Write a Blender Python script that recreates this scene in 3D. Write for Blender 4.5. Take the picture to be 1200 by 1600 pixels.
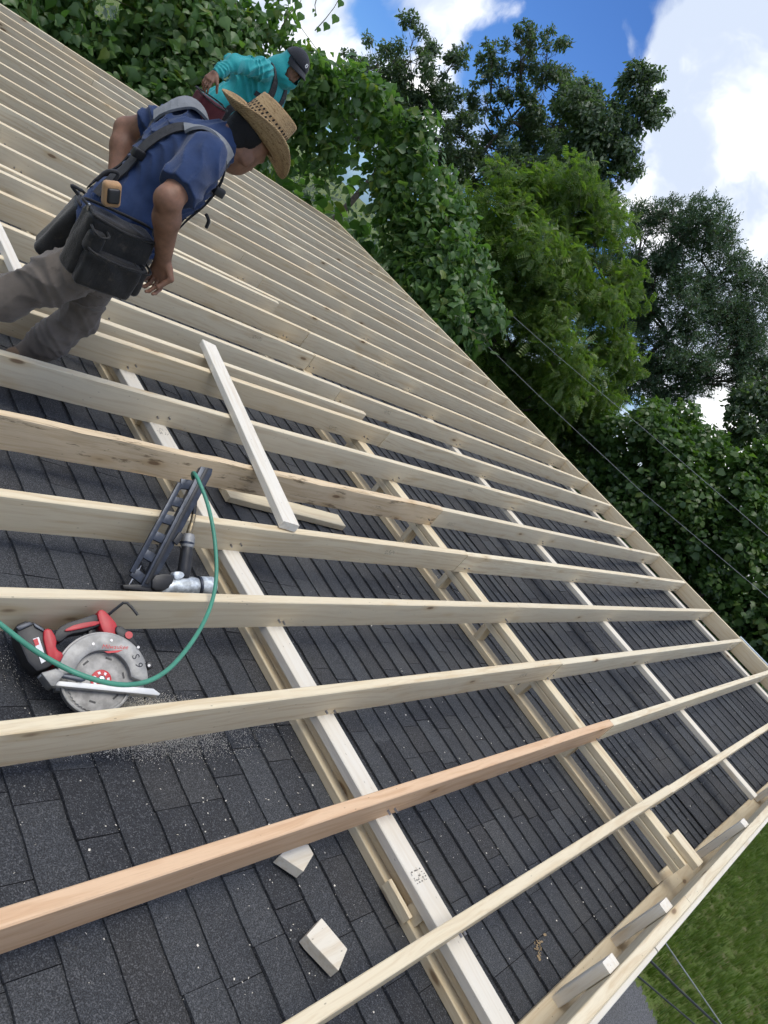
import bpy, bmesh, math, random
import numpy as np
from mathutils import Vector, Matrix

for _o in list(bpy.data.objects):
    bpy.data.objects.remove(_o, do_unlink=True)
scene = bpy.context.scene
COL = scene.collection
rad = math.radians
random.seed(7)
RNG = np.random.default_rng(11)

# ------------------------------------------------------------------ camera
# The roof frame: X runs up the slope to the ridge, Y along the ridge away from
# the photographer, Z is square to the new rafters; its origin is the camera.
F_PX = 1154.1                       # focal length, in pixels of a 1200 x 1600 picture
R = np.array([[0.598424, 0.111814, 0.793339],
              [-0.520070, -0.699019, 0.490815],
              [0.609439, -0.706307, -0.360159]])
PITCH = rad(6.0)                    # the roof rises towards +X
CAM_H = 4.6                         # camera above the lawn
RW3 = np.array([[math.cos(PITCH), 0, -math.sin(PITCH)],
                [0, 1, 0],
                [math.sin(PITCH), 0, math.cos(PITCH)]])
ORG = np.array([0, 0, CAM_H])
RW = Matrix([list(RW3[0]) + [0], list(RW3[1]) + [0], list(RW3[2]) + [CAM_H], [0, 0, 0, 1]])

def to_world(p):
    return RW3 @ np.asarray(p, float) + ORG

cam_data = bpy.data.cameras.new('camera')
cam_data.sensor_fit = 'HORIZONTAL'
cam_data.sensor_width = 36.0
cam_data.lens = 36.0 * F_PX / 1200.0
cam_data.clip_start = 0.05
cam_data.clip_end = 3000
cam = bpy.data.objects.new('camera', cam_data)
COL.objects.link(cam)
C3 = RW3 @ np.stack([R[:, 0], -R[:, 1], -R[:, 2]], 1)
cam.matrix_world = Matrix([list(C3[i]) + [ORG[i]] for i in range(3)] + [[0, 0, 0, 1]])
scene.camera = cam

def ray(px, py):
    v = R @ np.array([px - 600.0, py - 800.0, F_PX])
    return v / np.linalg.norm(v)
def atZ(px, py, Z):
    v = ray(px, py); return v * (Z / v[2])
def atY(px, py, Y):
    v = ray(px, py); return v * (Y / v[1])
def wat(px, py, d):                 # world point at a distance in metres
    return to_world(ray(px, py) * d)
def pxm(px, py, d):                 # metres per pixel there
    c = F_PX / math.sqrt((px - 600) ** 2 + (py - 800) ** 2 + F_PX ** 2)
    return d * c / F_PX
def project(P):                     # roof frame points (n,3) -> pixels
    q = np.asarray(P) @ R
    return np.stack([600 + F_PX * q[:, 0] / q[:, 2], 800 + F_PX * q[:, 1] / q[:, 2]], 1), q[:, 2]

# ------------------------------------------------------------------ sky and sun
SUN_TO = np.array([-0.24, -0.04, 0.97]); SUN_TO /= np.linalg.norm(SUN_TO)
world = bpy.data.worlds.new('World'); scene.world = world; world.use_nodes = True

class NT:
    """small node-graph helper"""
    def __init__(s, tree): s.t = tree; s.n = tree.nodes; s.l = tree.links
    def new(s, typ, **kw):
        n = s.n.new(typ)
        for k, v in kw.items(): setattr(n, k, v)
        return n
    def put(s, sock, v):
        if isinstance(v, bpy.types.NodeSocket): s.l.new(v, sock)
        elif v is not None: sock.default_value = v
    def math(s, op, a, b=None, c=None, clamp=False):
        n = s.new('ShaderNodeMath', operation=op, use_clamp=clamp)
        for i, v in enumerate((a, b, c)):
            if v is not None: s.put(n.inputs[i], v)
        return n.outputs[0]
    def vmath(s, op, a, b=None):
        n = s.new('ShaderNodeVectorMath', operation=op)
        s.put(n.inputs[0], a)
        if b is not None: s.put(n.inputs[1], b)
        return n.outputs[1] if op in ('DISTANCE', 'LENGTH', 'DOT_PRODUCT') else n.outputs[0]
    def noise(s, vec, scale, detail=4, rough=.55, dist=0, dims='3D'):
        n = s.new('ShaderNodeTexNoise', noise_dimensions=dims)
        if vec is not None: s.put(n.inputs['Vector'], vec)
        n.inputs['Scale'].default_value = scale; n.inputs['Detail'].default_value = detail
        n.inputs['Roughness'].default_value = rough; n.inputs['Distortion'].default_value = dist
        return n.outputs[0]
    def voro(s, vec, scale, feature='F1', out=0, rnd=1.0):
        n = s.new('ShaderNodeTexVoronoi', feature=feature)
        if vec is not None: s.put(n.inputs['Vector'], vec)
        n.inputs['Scale'].default_value = scale; n.inputs['Randomness'].default_value = rnd
        return n.outputs[out]
    def ramp(s, v, a, b, x=0.0, y=1.0, smooth=True):
        n = s.new('ShaderNodeMapRange', interpolation_type='SMOOTHSTEP' if smooth else 'LINEAR')
        s.put(n.inputs[0], v)
        for i, q in enumerate((a, b, x, y)): s.put(n.inputs[i + 1], q)
        return n.outputs[0]
    def mix(s, f, a, b, mode='MIX'):
        n = s.new('ShaderNodeMix', data_type='RGBA', blend_type=mode)
        s.put(n.inputs[0], f)
        s.put(n.inputs[6], a if not isinstance(a, tuple) else (*a, 1)[:4])
        s.put(n.inputs[7], b if not isinstance(b, tuple) else (*b, 1)[:4])
        return n.outputs[2]
    def mapping(s, vec, scale=(1, 1, 1), loc=(0, 0, 0), rot=(0, 0, 0)):
        n = s.new('ShaderNodeMapping')
        s.put(n.inputs[0], vec); s.put(n.inputs[1], loc); n.inputs[2].default_value = rot; n.inputs[3].default_value = scale
        return n.outputs[0]
    def bump(s, h, strength=.3, dist=.01):
        n = s.new('ShaderNodeBump'); n.inputs['Strength'].default_value = strength
        n.inputs['Distance'].default_value = dist; s.l.new(h, n.inputs['Height']); return n.outputs[0]

SKY_STRENGTH = 0.12
w = NT(world.node_tree)
for n in list(w.n): w.n.remove(n)
sky = w.new('ShaderNodeTexSky', sky_type='NISHITA', sun_disc=False)
sky.sun_elevation = math.asin(SUN_TO[2]); sky.sun_rotation = math.atan2(SUN_TO[0], SUN_TO[1])
sky.air_density = 1.0; sky.dust_density = 0.6; sky.ozone_density = 2.0; sky.altitude = 200
tc = w.new('ShaderNodeTexCoord')
dirv = tc.outputs['Generated']
wob = w.new('ShaderNodeVectorMath', operation='SCALE')
nz = w.new('ShaderNodeTexNoise'); w.l.new(dirv, nz.inputs['Vector']); nz.inputs['Scale'].default_value = 7
nz.inputs['Detail'].default_value = 4
sub = w.vmath('SUBTRACT', nz.outputs['Color'], (.5, .5, .5))
w.l.new(sub, wob.inputs[0]); wob.inputs['Scale'].default_value = 0.16
dwob = w.vmath('ADD', dirv, wob.outputs[0])
dens = w.math('MULTIPLY', w.math('SUBTRACT', w.noise(dirv, 4.2, 5, .58, 0), .33), 2.0)
dens = w.math('ADD', dens, w.math('MULTIPLY', w.math('SUBTRACT', w.noise(dwob, 17.0, 5, .62), .5), .9))
# the blue gap and the clouds the photograph shows (pixel, radius in pixels, weight)
for (cx, cy, cr, cw) in [(920, 120, 500, -1.15),
                         (1290, 60, 330, 1.5), (1280, 330, 330, 1.5), (1150, 190, 190, .75), (1120, 420, 170, .8), (1240, 620, 240, 1.3),
                         (1110, 40, 80, .6), (690, 15, 95, .9), (805, 20, 85, .95), (530, 50, 120, .75), (640, 190, 170, .65), (430, 10, 120, .8), (745, 255, 90, .8),
                         (930, 98, 46, .75), (1000, 52, 32, .65), (885, 100, 30, .4), (605, 25, 60, -.6), (1132, 250, 30, -1.6), (1195, 105, 34, -.9)]:
    dv = RW3 @ ray(cx, cy)
    d = w.vmath('DISTANCE', dwob, tuple(dv))
    g = w.ramp(d, cr / F_PX, 0.0, 0.0, cw)
    dens = w.math('ADD', dens, g)
mask = w.ramp(dens, .02, .62)
shade = w.ramp(w.noise(dwob, 6.5, 5, .6), .40, .66)
ccol = w.mix(shade, (4.6, 5.2, 6.3), (9.3, 9.3, 9.3))
skyc = w.mix(1.0, sky.outputs[0], (.36, .58, .95), 'MULTIPLY')
allc = w.mix(mask, skyc, ccol)
bg = w.new('ShaderNodeBackground'); w.l.new(allc, bg.inputs[0]); bg.inputs[1].default_value = SKY_STRENGTH
wo = w.new('ShaderNodeOutputWorld'); w.l.new(bg.outputs[0], wo.inputs[0])

sun_data = bpy.data.lights.new('sun', 'SUN')
sun_data.energy = 1.85; sun_data.angle = rad(36); sun_data.color = (1.0, .95, .87)
sun = bpy.data.objects.new('sun', sun_data); COL.objects.link(sun)
sun.rotation_euler = Vector(SUN_TO).to_track_quat('Z', 'Y').to_euler()
sun.location = (0, 0, 30)

scene.view_settings.view_transform = 'Standard'; scene.view_settings.look = 'None'
scene.view_settings.exposure = 0.40; scene.view_settings.gamma = 1.0
scene.view_settings.use_curve_mapping = False
cy = scene.cycles
cy.max_bounces = 7; cy.diffuse_bounces = 5; cy.glossy_bounces = 2; cy.transmission_bounces = 5; cy.transparent_max_bounces = 4
cy.use_adaptive_sampling = True; cy.adaptive_threshold = 0.03; cy.use_denoising = True
cy.caustics_reflective = False; cy.caustics_refractive = False; cy.sample_clamp_indirect = 6.0
world.cycles.sampling_method = 'MANUAL'; world.cycles.sample_map_resolution = 512

# ------------------------------------------------------------------ object helpers
def tag(o, label=None, cat=None, group=None, kind=None):
    if label: o['label'] = label
    if cat: o['category'] = cat
    if group: o['group'] = group
    if kind: o['kind'] = kind
    return o
def empty(name, M, label=None, cat=None, group=None):
    o = bpy.data.objects.new(name, None); COL.objects.link(o)
    o.matrix_world = M; o.empty_display_size = .1
    o['_m'] = 0; del o['_m']
    ROOTM[o.name] = M.copy()
    return tag(o, label, cat, group)
ROOTM = {}
def mesh_from(name, V, Fc, smooth=False):
    me = bpy.data.meshes.new(name)
    V = np.asarray(V, np.float32).reshape(-1, 3)
    if isinstance(Fc, np.ndarray) and Fc.ndim == 2:
        n, k = Fc.shape
        me.vertices.add(len(V)); me.vertices.foreach_set('co', V.ravel())
        me.loops.add(n * k); me.loops.foreach_set('vertex_index', Fc.astype(np.int32).ravel())
        me.polygons.add(n); me.polygons.foreach_set('loop_start', np.arange(0, n * k, k, dtype=np.int32))
        me.polygons.foreach_set('loop_total', np.full(n, k, np.int32))
        me.update(calc_edges=True)
    else:
        me.from_pydata([tuple(map(float, v)) for v in V], [], [tuple(map(int, f)) for f in Fc]); me.update()
    if smooth: me.polygons.foreach_set('use_smooth', np.ones(len(me.polygons), bool))
    return me
def link(name, me, mat, parent=None, M=None):
    """M is the object's matrix in its parent's space (or the world)."""
    o = bpy.data.objects.new(name, me); COL.objects.link(o)
    if mat is not None and len(me.materials) == 0: me.materials.append(mat)
    if parent is not None: o.parent = parent
    if M is not None: o.matrix_local = M
    return o
def world_obj(name, V, Fc, mat, parent=None, smooth=False):
    """V in world space; under a parent it is moved to the parent's space."""
    V = np.asarray(V, float).reshape(-1, 3)
    if parent is not None:
        Mi = np.array(root_m(parent).inverted())
        V = V @ Mi[:3, :3].T + Mi[:3, 3]
        return link(name, mesh_from(name, V, Fc, smooth), mat, parent)
    c = V.mean(0); c[2] = V[:, 2].min()
    o = link(name, mesh_from(name, V - c, Fc, smooth), mat)
    o.location = c
    return o
def root_m(o):
    M = ROOTM.get(o.name)
    if M is not None: return M
    return root_m(o.parent) @ o.matrix_basis if o.parent else o.matrix_basis
def roof_obj(name, V, Fc, mat, parent, smooth=False):
    V = np.asarray(V, float).reshape(-1, 3)
    return world_obj(name, V @ RW3.T + ORG, Fc, mat, parent, smooth)

BOX_F = [(0, 3, 2, 1), (4, 5, 6, 7), (0, 1, 5, 4), (1, 2, 6, 5), (2, 3, 7, 6), (3, 0, 4, 7)]
def box_v(x0, x1, y0, y1, z0, z1):
    return [(x0, y0, z0), (x1, y0, z0), (x1, y1, z0), (x0, y1, z0), (x0, y0, z1), (x1, y0, z1), (x1, y1, z1), (x0, y1, z1)]
class MB:
    """collects pieces of ONE part"""
    def __init__(s): s.v = []; s.f = []
    def add(s, V, Fc):
        b = len(s.v); s.v += [tuple(map(float, v)) for v in V]; s.f += [tuple(int(i) + b for i in f) for f in Fc]; return s
    def box(s, *a, M=None):
        V = box_v(*a)
        if M is not None: V = [tuple(M @ Vector(v)) for v in V]
        return s.add(V, BOX_F)
    def tube(s, pts, r, seg=8, cap=True):
        pts = [np.asarray(p, float) for p in pts]; n = len(pts)
        rs = r if hasattr(r, '__len__') else [r] * n
        V = []; Fc = []; prev = None
        for i, p_ in enumerate(pts):
            t = pts[min(i + 1, n - 1)] - pts[max(i - 1, 0)]; t = t / (np.linalg.norm(t) + 1e-12)
            if prev is None:
                a = np.array([0, 0, 1.0]) if abs(t[2]) < .9 else np.array([1.0, 0, 0])
                u = np.cross(t, a)
            else: u = prev - t * prev.dot(t)
            u /= np.linalg.norm(u) + 1e-12; prev = u; v_ = np.cross(t, u)
            for k in range(seg):
                a = 2 * math.pi * k / seg; V.append(p_ + rs[i] * (math.cos(a) * u + math.sin(a) * v_))
        for i in range(n - 1):
            for k in range(seg):
                k2 = (k + 1) % seg; Fc.append((i * seg + k, i * seg + k2, (i + 1) * seg + k2, (i + 1) * seg + k))
        if cap: Fc += [tuple(range(seg))[::-1], tuple((n - 1) * seg + k for k in range(seg))]
        return s.add(V, Fc)
    def prism(s, poly, axis_vec, M=None):
        """poly: list of 3D points of a flat outline, extruded by axis_vec"""
        n = len(poly); a = np.asarray(axis_vec, float)
        V = [np.asarray(p_, float) for p_ in poly] + [np.asarray(p_, float) + a for p_ in poly]
        if M is not None: V = [np.array(M @ Vector(v)) for v in V]
        Fc = [tuple(range(n))[::-1], tuple(range(n, 2 * n))] + [(i, (i + 1) % n, n + (i + 1) % n, n + i) for i in range(n)]
        return s.add(V, Fc)
    def lathe(s, prof, M=None, seg=24):
        """prof: (radius, height) pairs round local Z"""
        V = []; Fc = []; n = len(prof)
        for r_, z_ in prof:
            for k in range(seg):
                a = 2 * math.pi * k / seg; V.append((r_ * math.cos(a), r_ * math.sin(a), z_))
        for i in range(n - 1):
            for k in range(seg):
                k2 = (k + 1) % seg; Fc.append((i * seg + k, i * seg + k2, (i + 1) * seg + k2, (i + 1) * seg + k))
        Fc += [tuple(range(seg))[::-1], tuple((n - 1) * seg + k for k in range(seg))]
        if M is not None: V = [tuple(M @ Vector(v)) for v in V]
        return s.add(V, Fc)
    def build(s, name, mat, parent=None, M=None, smooth=False, bevel=0.0, auto=False):
        me = bpy.data.meshes.new(name); me.from_pydata(s.v, [], s.f); me.update()
        if bevel:
            bm = bmesh.new(); bm.from_mesh(me); bmesh.ops.recalc_face_normals(bm, faces=bm.faces)
            bmesh.ops.bevel(bm, geom=[e for e in bm.edges if e.is_manifold and e.calc_face_angle(0) > .6], offset=bevel, segments=2, affect='EDGES', profile=.5, clamp_overlap=True)
            bm.to_mesh(me); bm.free(); me.update()
        if smooth:
            me.polygons.foreach_set('use_smooth', np.ones(len(me.polygons), bool))
            if auto: me.set_sharp_from_angle(angle=rad(40))
        return link(name, me, mat, parent, M)

# ------------------------------------------------------------------ materials
MATS = {}
def material(name):
    m = bpy.data.materials.new(name); m.use_nodes = True
    t = NT(m.node_tree); b = t.n['Principled BSDF']; MATS[name] = m
    return m, t, b
def setp(b, **kw):
    for k, v in kw.items():
        k = k.replace('_', ' ')
        b.inputs[k].default_value = (*v, 1) if isinstance(v, tuple) and len(v) == 3 and 'Color' in k else v
def simple(name, col, rough=.5, metal=0.0, spec=.5, var=.12, scale=40, bump=.0, bscale=120):
    m, t, b = material(name)
    co = t.new('ShaderNodeTexCoord').outputs['Object']
    f = t.noise(co, scale, 4, .6)
    c = t.mix(t.ramp(f, .3, .7), tuple(x * (1 - var) for x in col), tuple(min(1, x * (1 + var)) for x in col))
    t.l.new(c, b.inputs['Base Color'])
    setp(b, Roughness=rough, Metallic=metal, Specular_IOR_Level=spec)
    if bump: t.l.new(t.bump(t.noise(co, bscale, 3), bump, .004), b.inputs['Normal'])
    return m

def wood(name, base, late, rough=.62, knots=True, vary=.22, wane=False):
    m, t, b = material(name)
    co = t.new('ShaderNodeTexCoord').outputs['Object']
    oi = t.new('ShaderNodeObjectInfo').outputs['Random']
    off = t.new('ShaderNodeCombineXYZ')
    for i, k in enumerate((37.0, 11.0, 23.0)): t.l.new(t.math('MULTIPLY', oi, k), off.inputs[i])
    v = t.vmath('ADD', co, off.outputs[0])
    lo = t.noise(t.mapping(v, (1.1, 9, 9)), 1.0, 3, .5)
    dis = t.new('ShaderNodeVectorMath', operation='SCALE')
    n3 = t.new('ShaderNodeTexNoise'); t.l.new(t.mapping(v, (1.6, 5, 5)), n3.inputs['Vector']); n3.inputs['Scale'].default_value = 1.0
    t.l.new(t.vmath('SUBTRACT', n3.outputs['Color'], (.5, .5, .5)), dis.inputs[0]); dis.inputs['Scale'].default_value = .10
    vg = t.vmath('ADD', v, dis.outputs[0])
    gr = t.noise(t.mapping(vg, (1.2, 55, 55)), 1.0, 5, .6)
    fine = t.noise(t.mapping(v, (14, 420, 420)), 1.0, 2, .6)
    c = t.mix(t.ramp(gr, .42, .70), base, late)
    c = t.mix(t.math('MULTIPLY', t.ramp(fine, .5, .75), .22), c, tuple(x * .62 for x in late))
    # board to board colour differences
    rr = t.math('FRACT', t.math('MULTIPLY', oi, 7.31))
    c = t.mix(t.math('MULTIPLY', rr, vary * 2.2), c, tuple(x * y for x, y in zip(base, (.80, .70, .58))))
    r3 = t.math('FRACT', t.math('MULTIPLY', oi, 23.9))
    c = t.mix(t.math('MULTIPLY', t.ramp(r3, .45, 1.0), .45), c, tuple(x * y for x, y in zip(base, (.86, .87, .90))))
    if knots:
        kv = t.mapping(v, (3.4, 10, 10))
        kd = t.voro(kv, 1.0); kc = t.new('ShaderNodeTexVoronoi'); t.l.new(kv, kc.inputs['Vector']); kc.inputs['Scale'].default_value = 1.0
        sel = t.ramp(t.new('ShaderNodeSeparateColor').outputs[0], .5, .5)
        sc = t.new('ShaderNodeSeparateColor'); t.l.new(kc.outputs['Color'], sc.inputs[0])
        pick = t.math('GREATER_THAN', sc.outputs[0], .55)
        halo = t.math('MULTIPLY', t.math('MULTIPLY', t.ramp(kd, .33, .09), pick), .46)
        core = t.math('MULTIPLY', t.math('MULTIPLY', t.ramp(kd, .135, .07), pick), .78)
        c = t.mix(halo, c, (base[0] * .70, base[1] * .56, base[2] * .38))
        c = t.mix(core, c, (.145, .075, .036))
        # nail holes and dirt flecks
        sd = t.voro(t.mapping(v, (16, 42, 42)), 1.0)
        c = t.mix(t.math('MULTIPLY', t.ramp(sd, .085, .05), .5), c, (.12, .09, .06))
    sm = t.noise(t.mapping(v, (2.5, 6, 6), (3, 7, 1)), 1.0, 5, .65)
    c = t.mix(t.math('MULTIPLY', t.ramp(sm, .56, .78), .30), c, tuple(x * .62 for x in base))
    if wane:
        wn = t.noise(t.mapping(v, (5, 26, 26)), 1.0, 5, .65)
        c = t.mix(t.math('MULTIPLY', t.ramp(wn, .58, .66), .75), c, (.13, .085, .045))
    t.l.new(c, b.inputs['Base Color'])
    setp(b, Roughness=rough, Specular_IOR_Level=.25)
    hgt = t.math('ADD', t.math('MULTIPLY', gr, .6), t.math('MULTIPLY', fine, .5))
    t.l.new(t.bump(hgt, .22, .002), b.inputs['Normal'])
    return m
W_PINE = wood('pine', (.745, .660, .475), (.60, .475, .30))
W_WHITE = wood('pale_spruce', (.76, .715, .61), (.68, .605, .475), vary=.06)
W_PINK = wood('fir', (.69, .475, .295), (.575, .355, .20), vary=.05)
W_WANE = wood('waney_pine', (.70, .56, .37), (.55, .41, .24), wane=True)
WHITE_PAINT = simple('white_paint', (.78, .78, .76), .5, var=.06, scale=9)
FLASH = simple('flashing_metal', (.60, .68, .72), .35, .6)
STAMP = simple('stamp_ink', (.035, .03, .03), .8)
STEEL = simple('steel', (.52, .52, .52), .32, 1.0, var=.15, scale=60)
NAIL = simple('nail_steel', (.30, .30, .31), .4, .9)
# ------------------------------------------------------------------ roof numbers
S = 0.4064; Y_0 = -0.302                     # 16 inch centres
ZT, ZB = -1.454, -1.594                      # top and bottom of the new rafters
XR = 8.512                                   # inner face of the ridge board
X_BEND = 5.1
def gap(X):
    return .125 + .05 * (X - 2.0) if X < X_BEND else .28 - .076 * (X - X_BEND)
def zs(X): return ZB - gap(X)                # surface of the old roof
def yk(k): return Y_0 + k * S

# ------------------------------------------------------------------ old roof: deck and shingles
def shingle_mat():
    m, t, b = material('shingle_granules')
    geo = t.new('ShaderNodeNewGeometry'); pos = geo.outputs['Position']
    oi = t.new('ShaderNodeObjectInfo').outputs['Random']
    isl = geo.outputs['Random Per Island']
    rr = t.math('FRACT', t.math('ADD', t.math('MULTIPLY', oi, 5.7), t.math('MULTIPLY', isl, 3.3)))
    rr2 = t.math('FRACT', t.math('MULTIPLY', rr, 17.3))
    c = t.mix(rr, (.030, .032, .037), (.058, .062, .068))
    c = t.mix(t.math('MULTIPLY', t.math('GREATER_THAN', rr2, .72), .28), c, (.068, .066, .063))
    g1 = t.noise(pos, 300, 2, .75); g2 = t.voro(pos, 340, out=1)
    gs = t.new('ShaderNodeSeparateColor'); t.l.new(g2, gs.inputs[0])
    c = t.mix(t.ramp(g1, .35, .7), t.mix(1.0, c, (.40, .40, .40), 'MULTIPLY'), t.mix(1.0, c, (1.75, 1.75, 1.75), 'MULTIPLY'))
    c = t.mix(t.math('MULTIPLY', t.math('GREATER_THAN', gs.outputs[0], .88), .38), c, (.20, .205, .215))
    blot = t.noise(pos, 2.3, 5, .6)
    c = t.mix(t.math('MULTIPLY', t.ramp(blot, .50, .75), .35), c, (.075, .075, .073))
    lich = t.math('MULTIPLY', t.ramp(t.noise(pos, 6.5, 6, .7), .64, .78), t.ramp(t.noise(pos, 90, 2), .45, .62))
    c = t.mix(t.math('MULTIPLY', lich, .55), c, (.20, .185, .15))
    t.l.new(c, b.inputs['Base Color']); setp(b, Roughness=.80, Specular_IOR_Level=.38)
    t.l.new(t.bump(t.math('ADD', g1, gs.outputs[0]), .55, .0022), b.inputs['Normal'])
    return m
SHINGLE = shingle_mat()
FELT = simple('roof_felt', (.008, .008, .009), .95, spec=.1)

HOUSE_BASE = to_world((4.0, 4.5, zs(4.0))); HOUSE_BASE[2] = 0
house = empty('house', Matrix.Translation(HOUSE_BASE), 'low house with an old dark shingle roof being framed over with new rafters', 'house')
Y_A, Y_B = -0.300, 9.70
X_LOW, X_TOP = -1.3, 8.47
def deck():
    prof = [(X_LOW, zs(X_LOW) - .008), (X_BEND, zs(X_BEND) - .008), (X_TOP, zs(X_TOP) - .008)]
    prof += [(16.5, zs(X_TOP) - 2.35), (16.5, zs(X_TOP) - 2.45), (X_TOP, zs(X_TOP) - .14), (X_BEND, zs(X_BEND) - .14), (X_LOW, zs(X_LOW) - .14)]
    V = [(x, Y_A, z) for x, z in prof] + [(x, Y_B, z) for x, z in prof]; n = len(prof)
    return V, [tuple(range(n)), tuple(range(2 * n - 1, n - 1, -1))] + [(i, n + i, n + (i + 1) % n, (i + 1) % n) for i in range(n)]
V_, F_ = deck()
roof_obj('roof_deck', V_, F_, FELT, house)
wl = simple('siding_paint', (.62, .60, .55), .6)
for (x0, x1, y0, y1, h0) in [(-.9, 15.2, -.02, .10, 0), (-.9, 15.2, 9.35, 9.47, 0), (-.9, -.78, .10, 9.35, 0), (15.08, 15.2, .10, 9.35, 0)]:
    # side walls follow the roof from below
    if x1 - x0 > 1:
        xs = [x0, 5.0, 8.4, x1]; top = [to_world((x, 0, zs(min(x, X_TOP)) - .19 - max(0, x - X_TOP) * .30))[2] for x in xs]
        top[-1] = min(top[-1], 2.35)
        V = []; Fc = []
        for yy in (y0, y1):
            V += [(x, yy, 0) for x in xs] + [(x, yy, z) for x, z in zip(xs, top)]
        for i in range(3):
            Fc += [(i, i + 1, 5 + i, 4 + i), (8 + i, 12 + i, 13 + i, 9 + i), (4 + i, 5 + i, 13 + i, 12 + i), (i, 8 + i, 9 + i, i + 1)]
        Fc += [(0, 4, 12, 8), (3, 11, 15, 7)]
    else:
        V = box_v(x0, x1, y0, y1, 0, 2.2); Fc = BOX_F
    world_obj('wall', V, Fc, wl, house)

# courses, bottom to top; the butt edge of each faces down the slope (-X)
tabs = []                                   # X, y0, width, thickness, run
X = X_LOW + .02; ci = 0
rt = random.Random(5)
while X < X_TOP - .03:
    e = .1235 if X < X_BEND else .150
    y = Y_A; first = rt.uniform(.05, .25)
    while y < Y_B:
        wd = rt.choice([.13, .16, .19, .22, .25, .28, .31, .35])
        if y == Y_A: wd = rt.choice([.07, .12, .18, .24])
        tabs.append((X + rt.uniform(-.0025, .0025), y, wd, rt.choice([.006, .0075, .0095, .0115]), e))
        y += wd + .0022
    X += e; ci += 1
tabs = [q for q in tabs if q[1] + q[2] > Y_A]
def tab_verts(wd, th, e, slope):
    run = e + .012
    z0 = slope * run
    nt = .0035
    # the top falls from the thick butt to the thin head; a rough lower edge
    g_ = .0042; th = th + (.003 if e < .14 else .0005)          # the lower edge lifts a little
    V = [(0, 0, g_), (run, 0, z0 - .001), (run, wd, z0 - .001), (0, wd, g_),
         (0, 0, th), (run, 0, z0 + .0008), (run, wd, z0 + .0008), (0, wd, th),
         (-.0015, wd * .34, g_), (-.0015, wd * .34, th), (.0015, wd * .7, g_), (.0015, wd * .7, th)]
    Fc = [(4, 5, 6, 7, 11, 9), (0, 8, 10, 3, 2, 1), (0, 4, 9, 8), (8, 9, 11, 10), (10, 11, 7, 3), (0, 1, 5, 4), (3, 7, 6, 2)]
    return V, Fc
def slope_at(X): return (zs(X + .02) - zs(X - .02)) / .04 if abs(X - X_BEND) > .03 else 0.0
area = []
for (X, y, wd, th, e) in tabs:
    P_, zc = project([(X, y, zs(X)), (X + e, y, zs(X)), (X + e, y + wd, zs(X)), (X, y + wd, zs(X))])
    x_, y_ = P_[:, 0], P_[:, 1]
    a = .5 * abs(np.dot(x_, np.roll(y_, 1)) - np.dot(y_, np.roll(x_, 1)))
    ins = ((x_ > -10) & (x_ < 1210) & (y_ > -10) & (y_ < 1610)).mean() if zc.min() > .2 else 0
    # the part the rafters leave in view counts
    area.append(a * ins if ins > .4 else 0)
order = np.argsort(-np.array(area))
single = set(order[:290].tolist())
cache = {}
MV, MF = [], []
for i, (X, y, wd, th, e) in enumerate(tabs):
    sl = slope_at(X + .05)
    if i in single:
        key = (wd, th, round(e, 3), X < X_BEND)
        if key not in cache:
            V, Fc = tab_verts(wd, th, e, sl); cache[key] = mesh_from('shingle', V, Fc)
        link('shingle', cache[key], SHINGLE, house, ROOTM[house.name].inverted() @ RW @ Matrix.Translation((X, y, zs(X) - .003)))
    else:
        V, Fc = tab_verts(wd, th, e, sl); b = len(MV)
        MV += [(X + a, y + q, zs(X) - .003 + c) for a, q, c in V]; MF += [tuple(b + j for j in f) for f in Fc]
fld = roof_obj('shingle_field', MV, MF, SHINGLE, house); fld['kind'] = 'stuff'

# ------------------------------------------------------------------ new framing
frame_base = np.array([4.0, 4.5, ZB])
FRAME_M = RW @ Matrix.Translation(frame_base)
frame = empty('roof_framing', FRAME_M, 'new pale pine rafter framing laid over the whole dark shingle roof', 'roof framing')
def board_mesh(L, wd, th, seg=6, bow=.0, ch=.003, rough=.0, seed=0):
    """long axis X (0..L), width along Y, thickness along Z, centred; eased edges"""
    hw, ht = wd / 2, th / 2
    cs = [(-hw + ch, -ht), (hw - ch, -ht), (hw, -ht + ch), (hw, ht - ch), (hw - ch, ht), (-hw + ch, ht), (-hw, ht - ch), (-hw, -ht + ch)]
    rs = random.Random(seed); V = []; Fc = []
    n = seg + 1
    for i in range(n):
        u = i / seg; b_ = bow * math.sin(math.pi * u)
        for (a, c) in cs:
            V.append((L * u, a + b_ + (rs.uniform(-rough, rough)), c + b_ * .4 + rs.uniform(-rough, rough)))
    for i in range(seg):
        for k in range(8):
            k2 = (k + 1) % 8; Fc.append((i * 8 + k, (i + 1) * 8 + k, (i + 1) * 8 + k2, i * 8 + k2))
    Fc += [tuple(range(8)), tuple(seg * 8 + k for k in range(7, -1, -1))]
    me = bpy.data.meshes.new('board'); me.from_pydata(V, [], Fc); me.update()
    return me
def board(name, p0, p1, wd, th, mat, parent, up=(0, 0, 1), bow=0, rough=0, seed=None, seg=6, M0=None):
    """centre line p0 -> p1 in the roof frame; `up` is the direction of the thickness"""
    p0 = Vector(p0); p1 = Vector(p1); x = (p1 - p0); L = x.length; x.normalize()
    z = Vector(up); z = (z - x * z.dot(x)).normalized(); y = z.cross(x)
    M = Matrix(((x.x, y.x, z.x, p0.x), (x.y, y.y, z.y, p0.y), (x.z, y.z, z.z, p0.z), (0, 0, 0, 1)))
    me = board_mesh(L, wd, th, seg, bow, rough=rough, seed=seed if seed is not None else random.randrange(9999))
    if parent is not None:
        return link(name, me, mat, parent, ROOTM[parent.name].inverted() @ RW @ M)
    o = link(name, me, mat); o.matrix_world = RW @ M
    return o
rr = random.Random(3)
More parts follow.
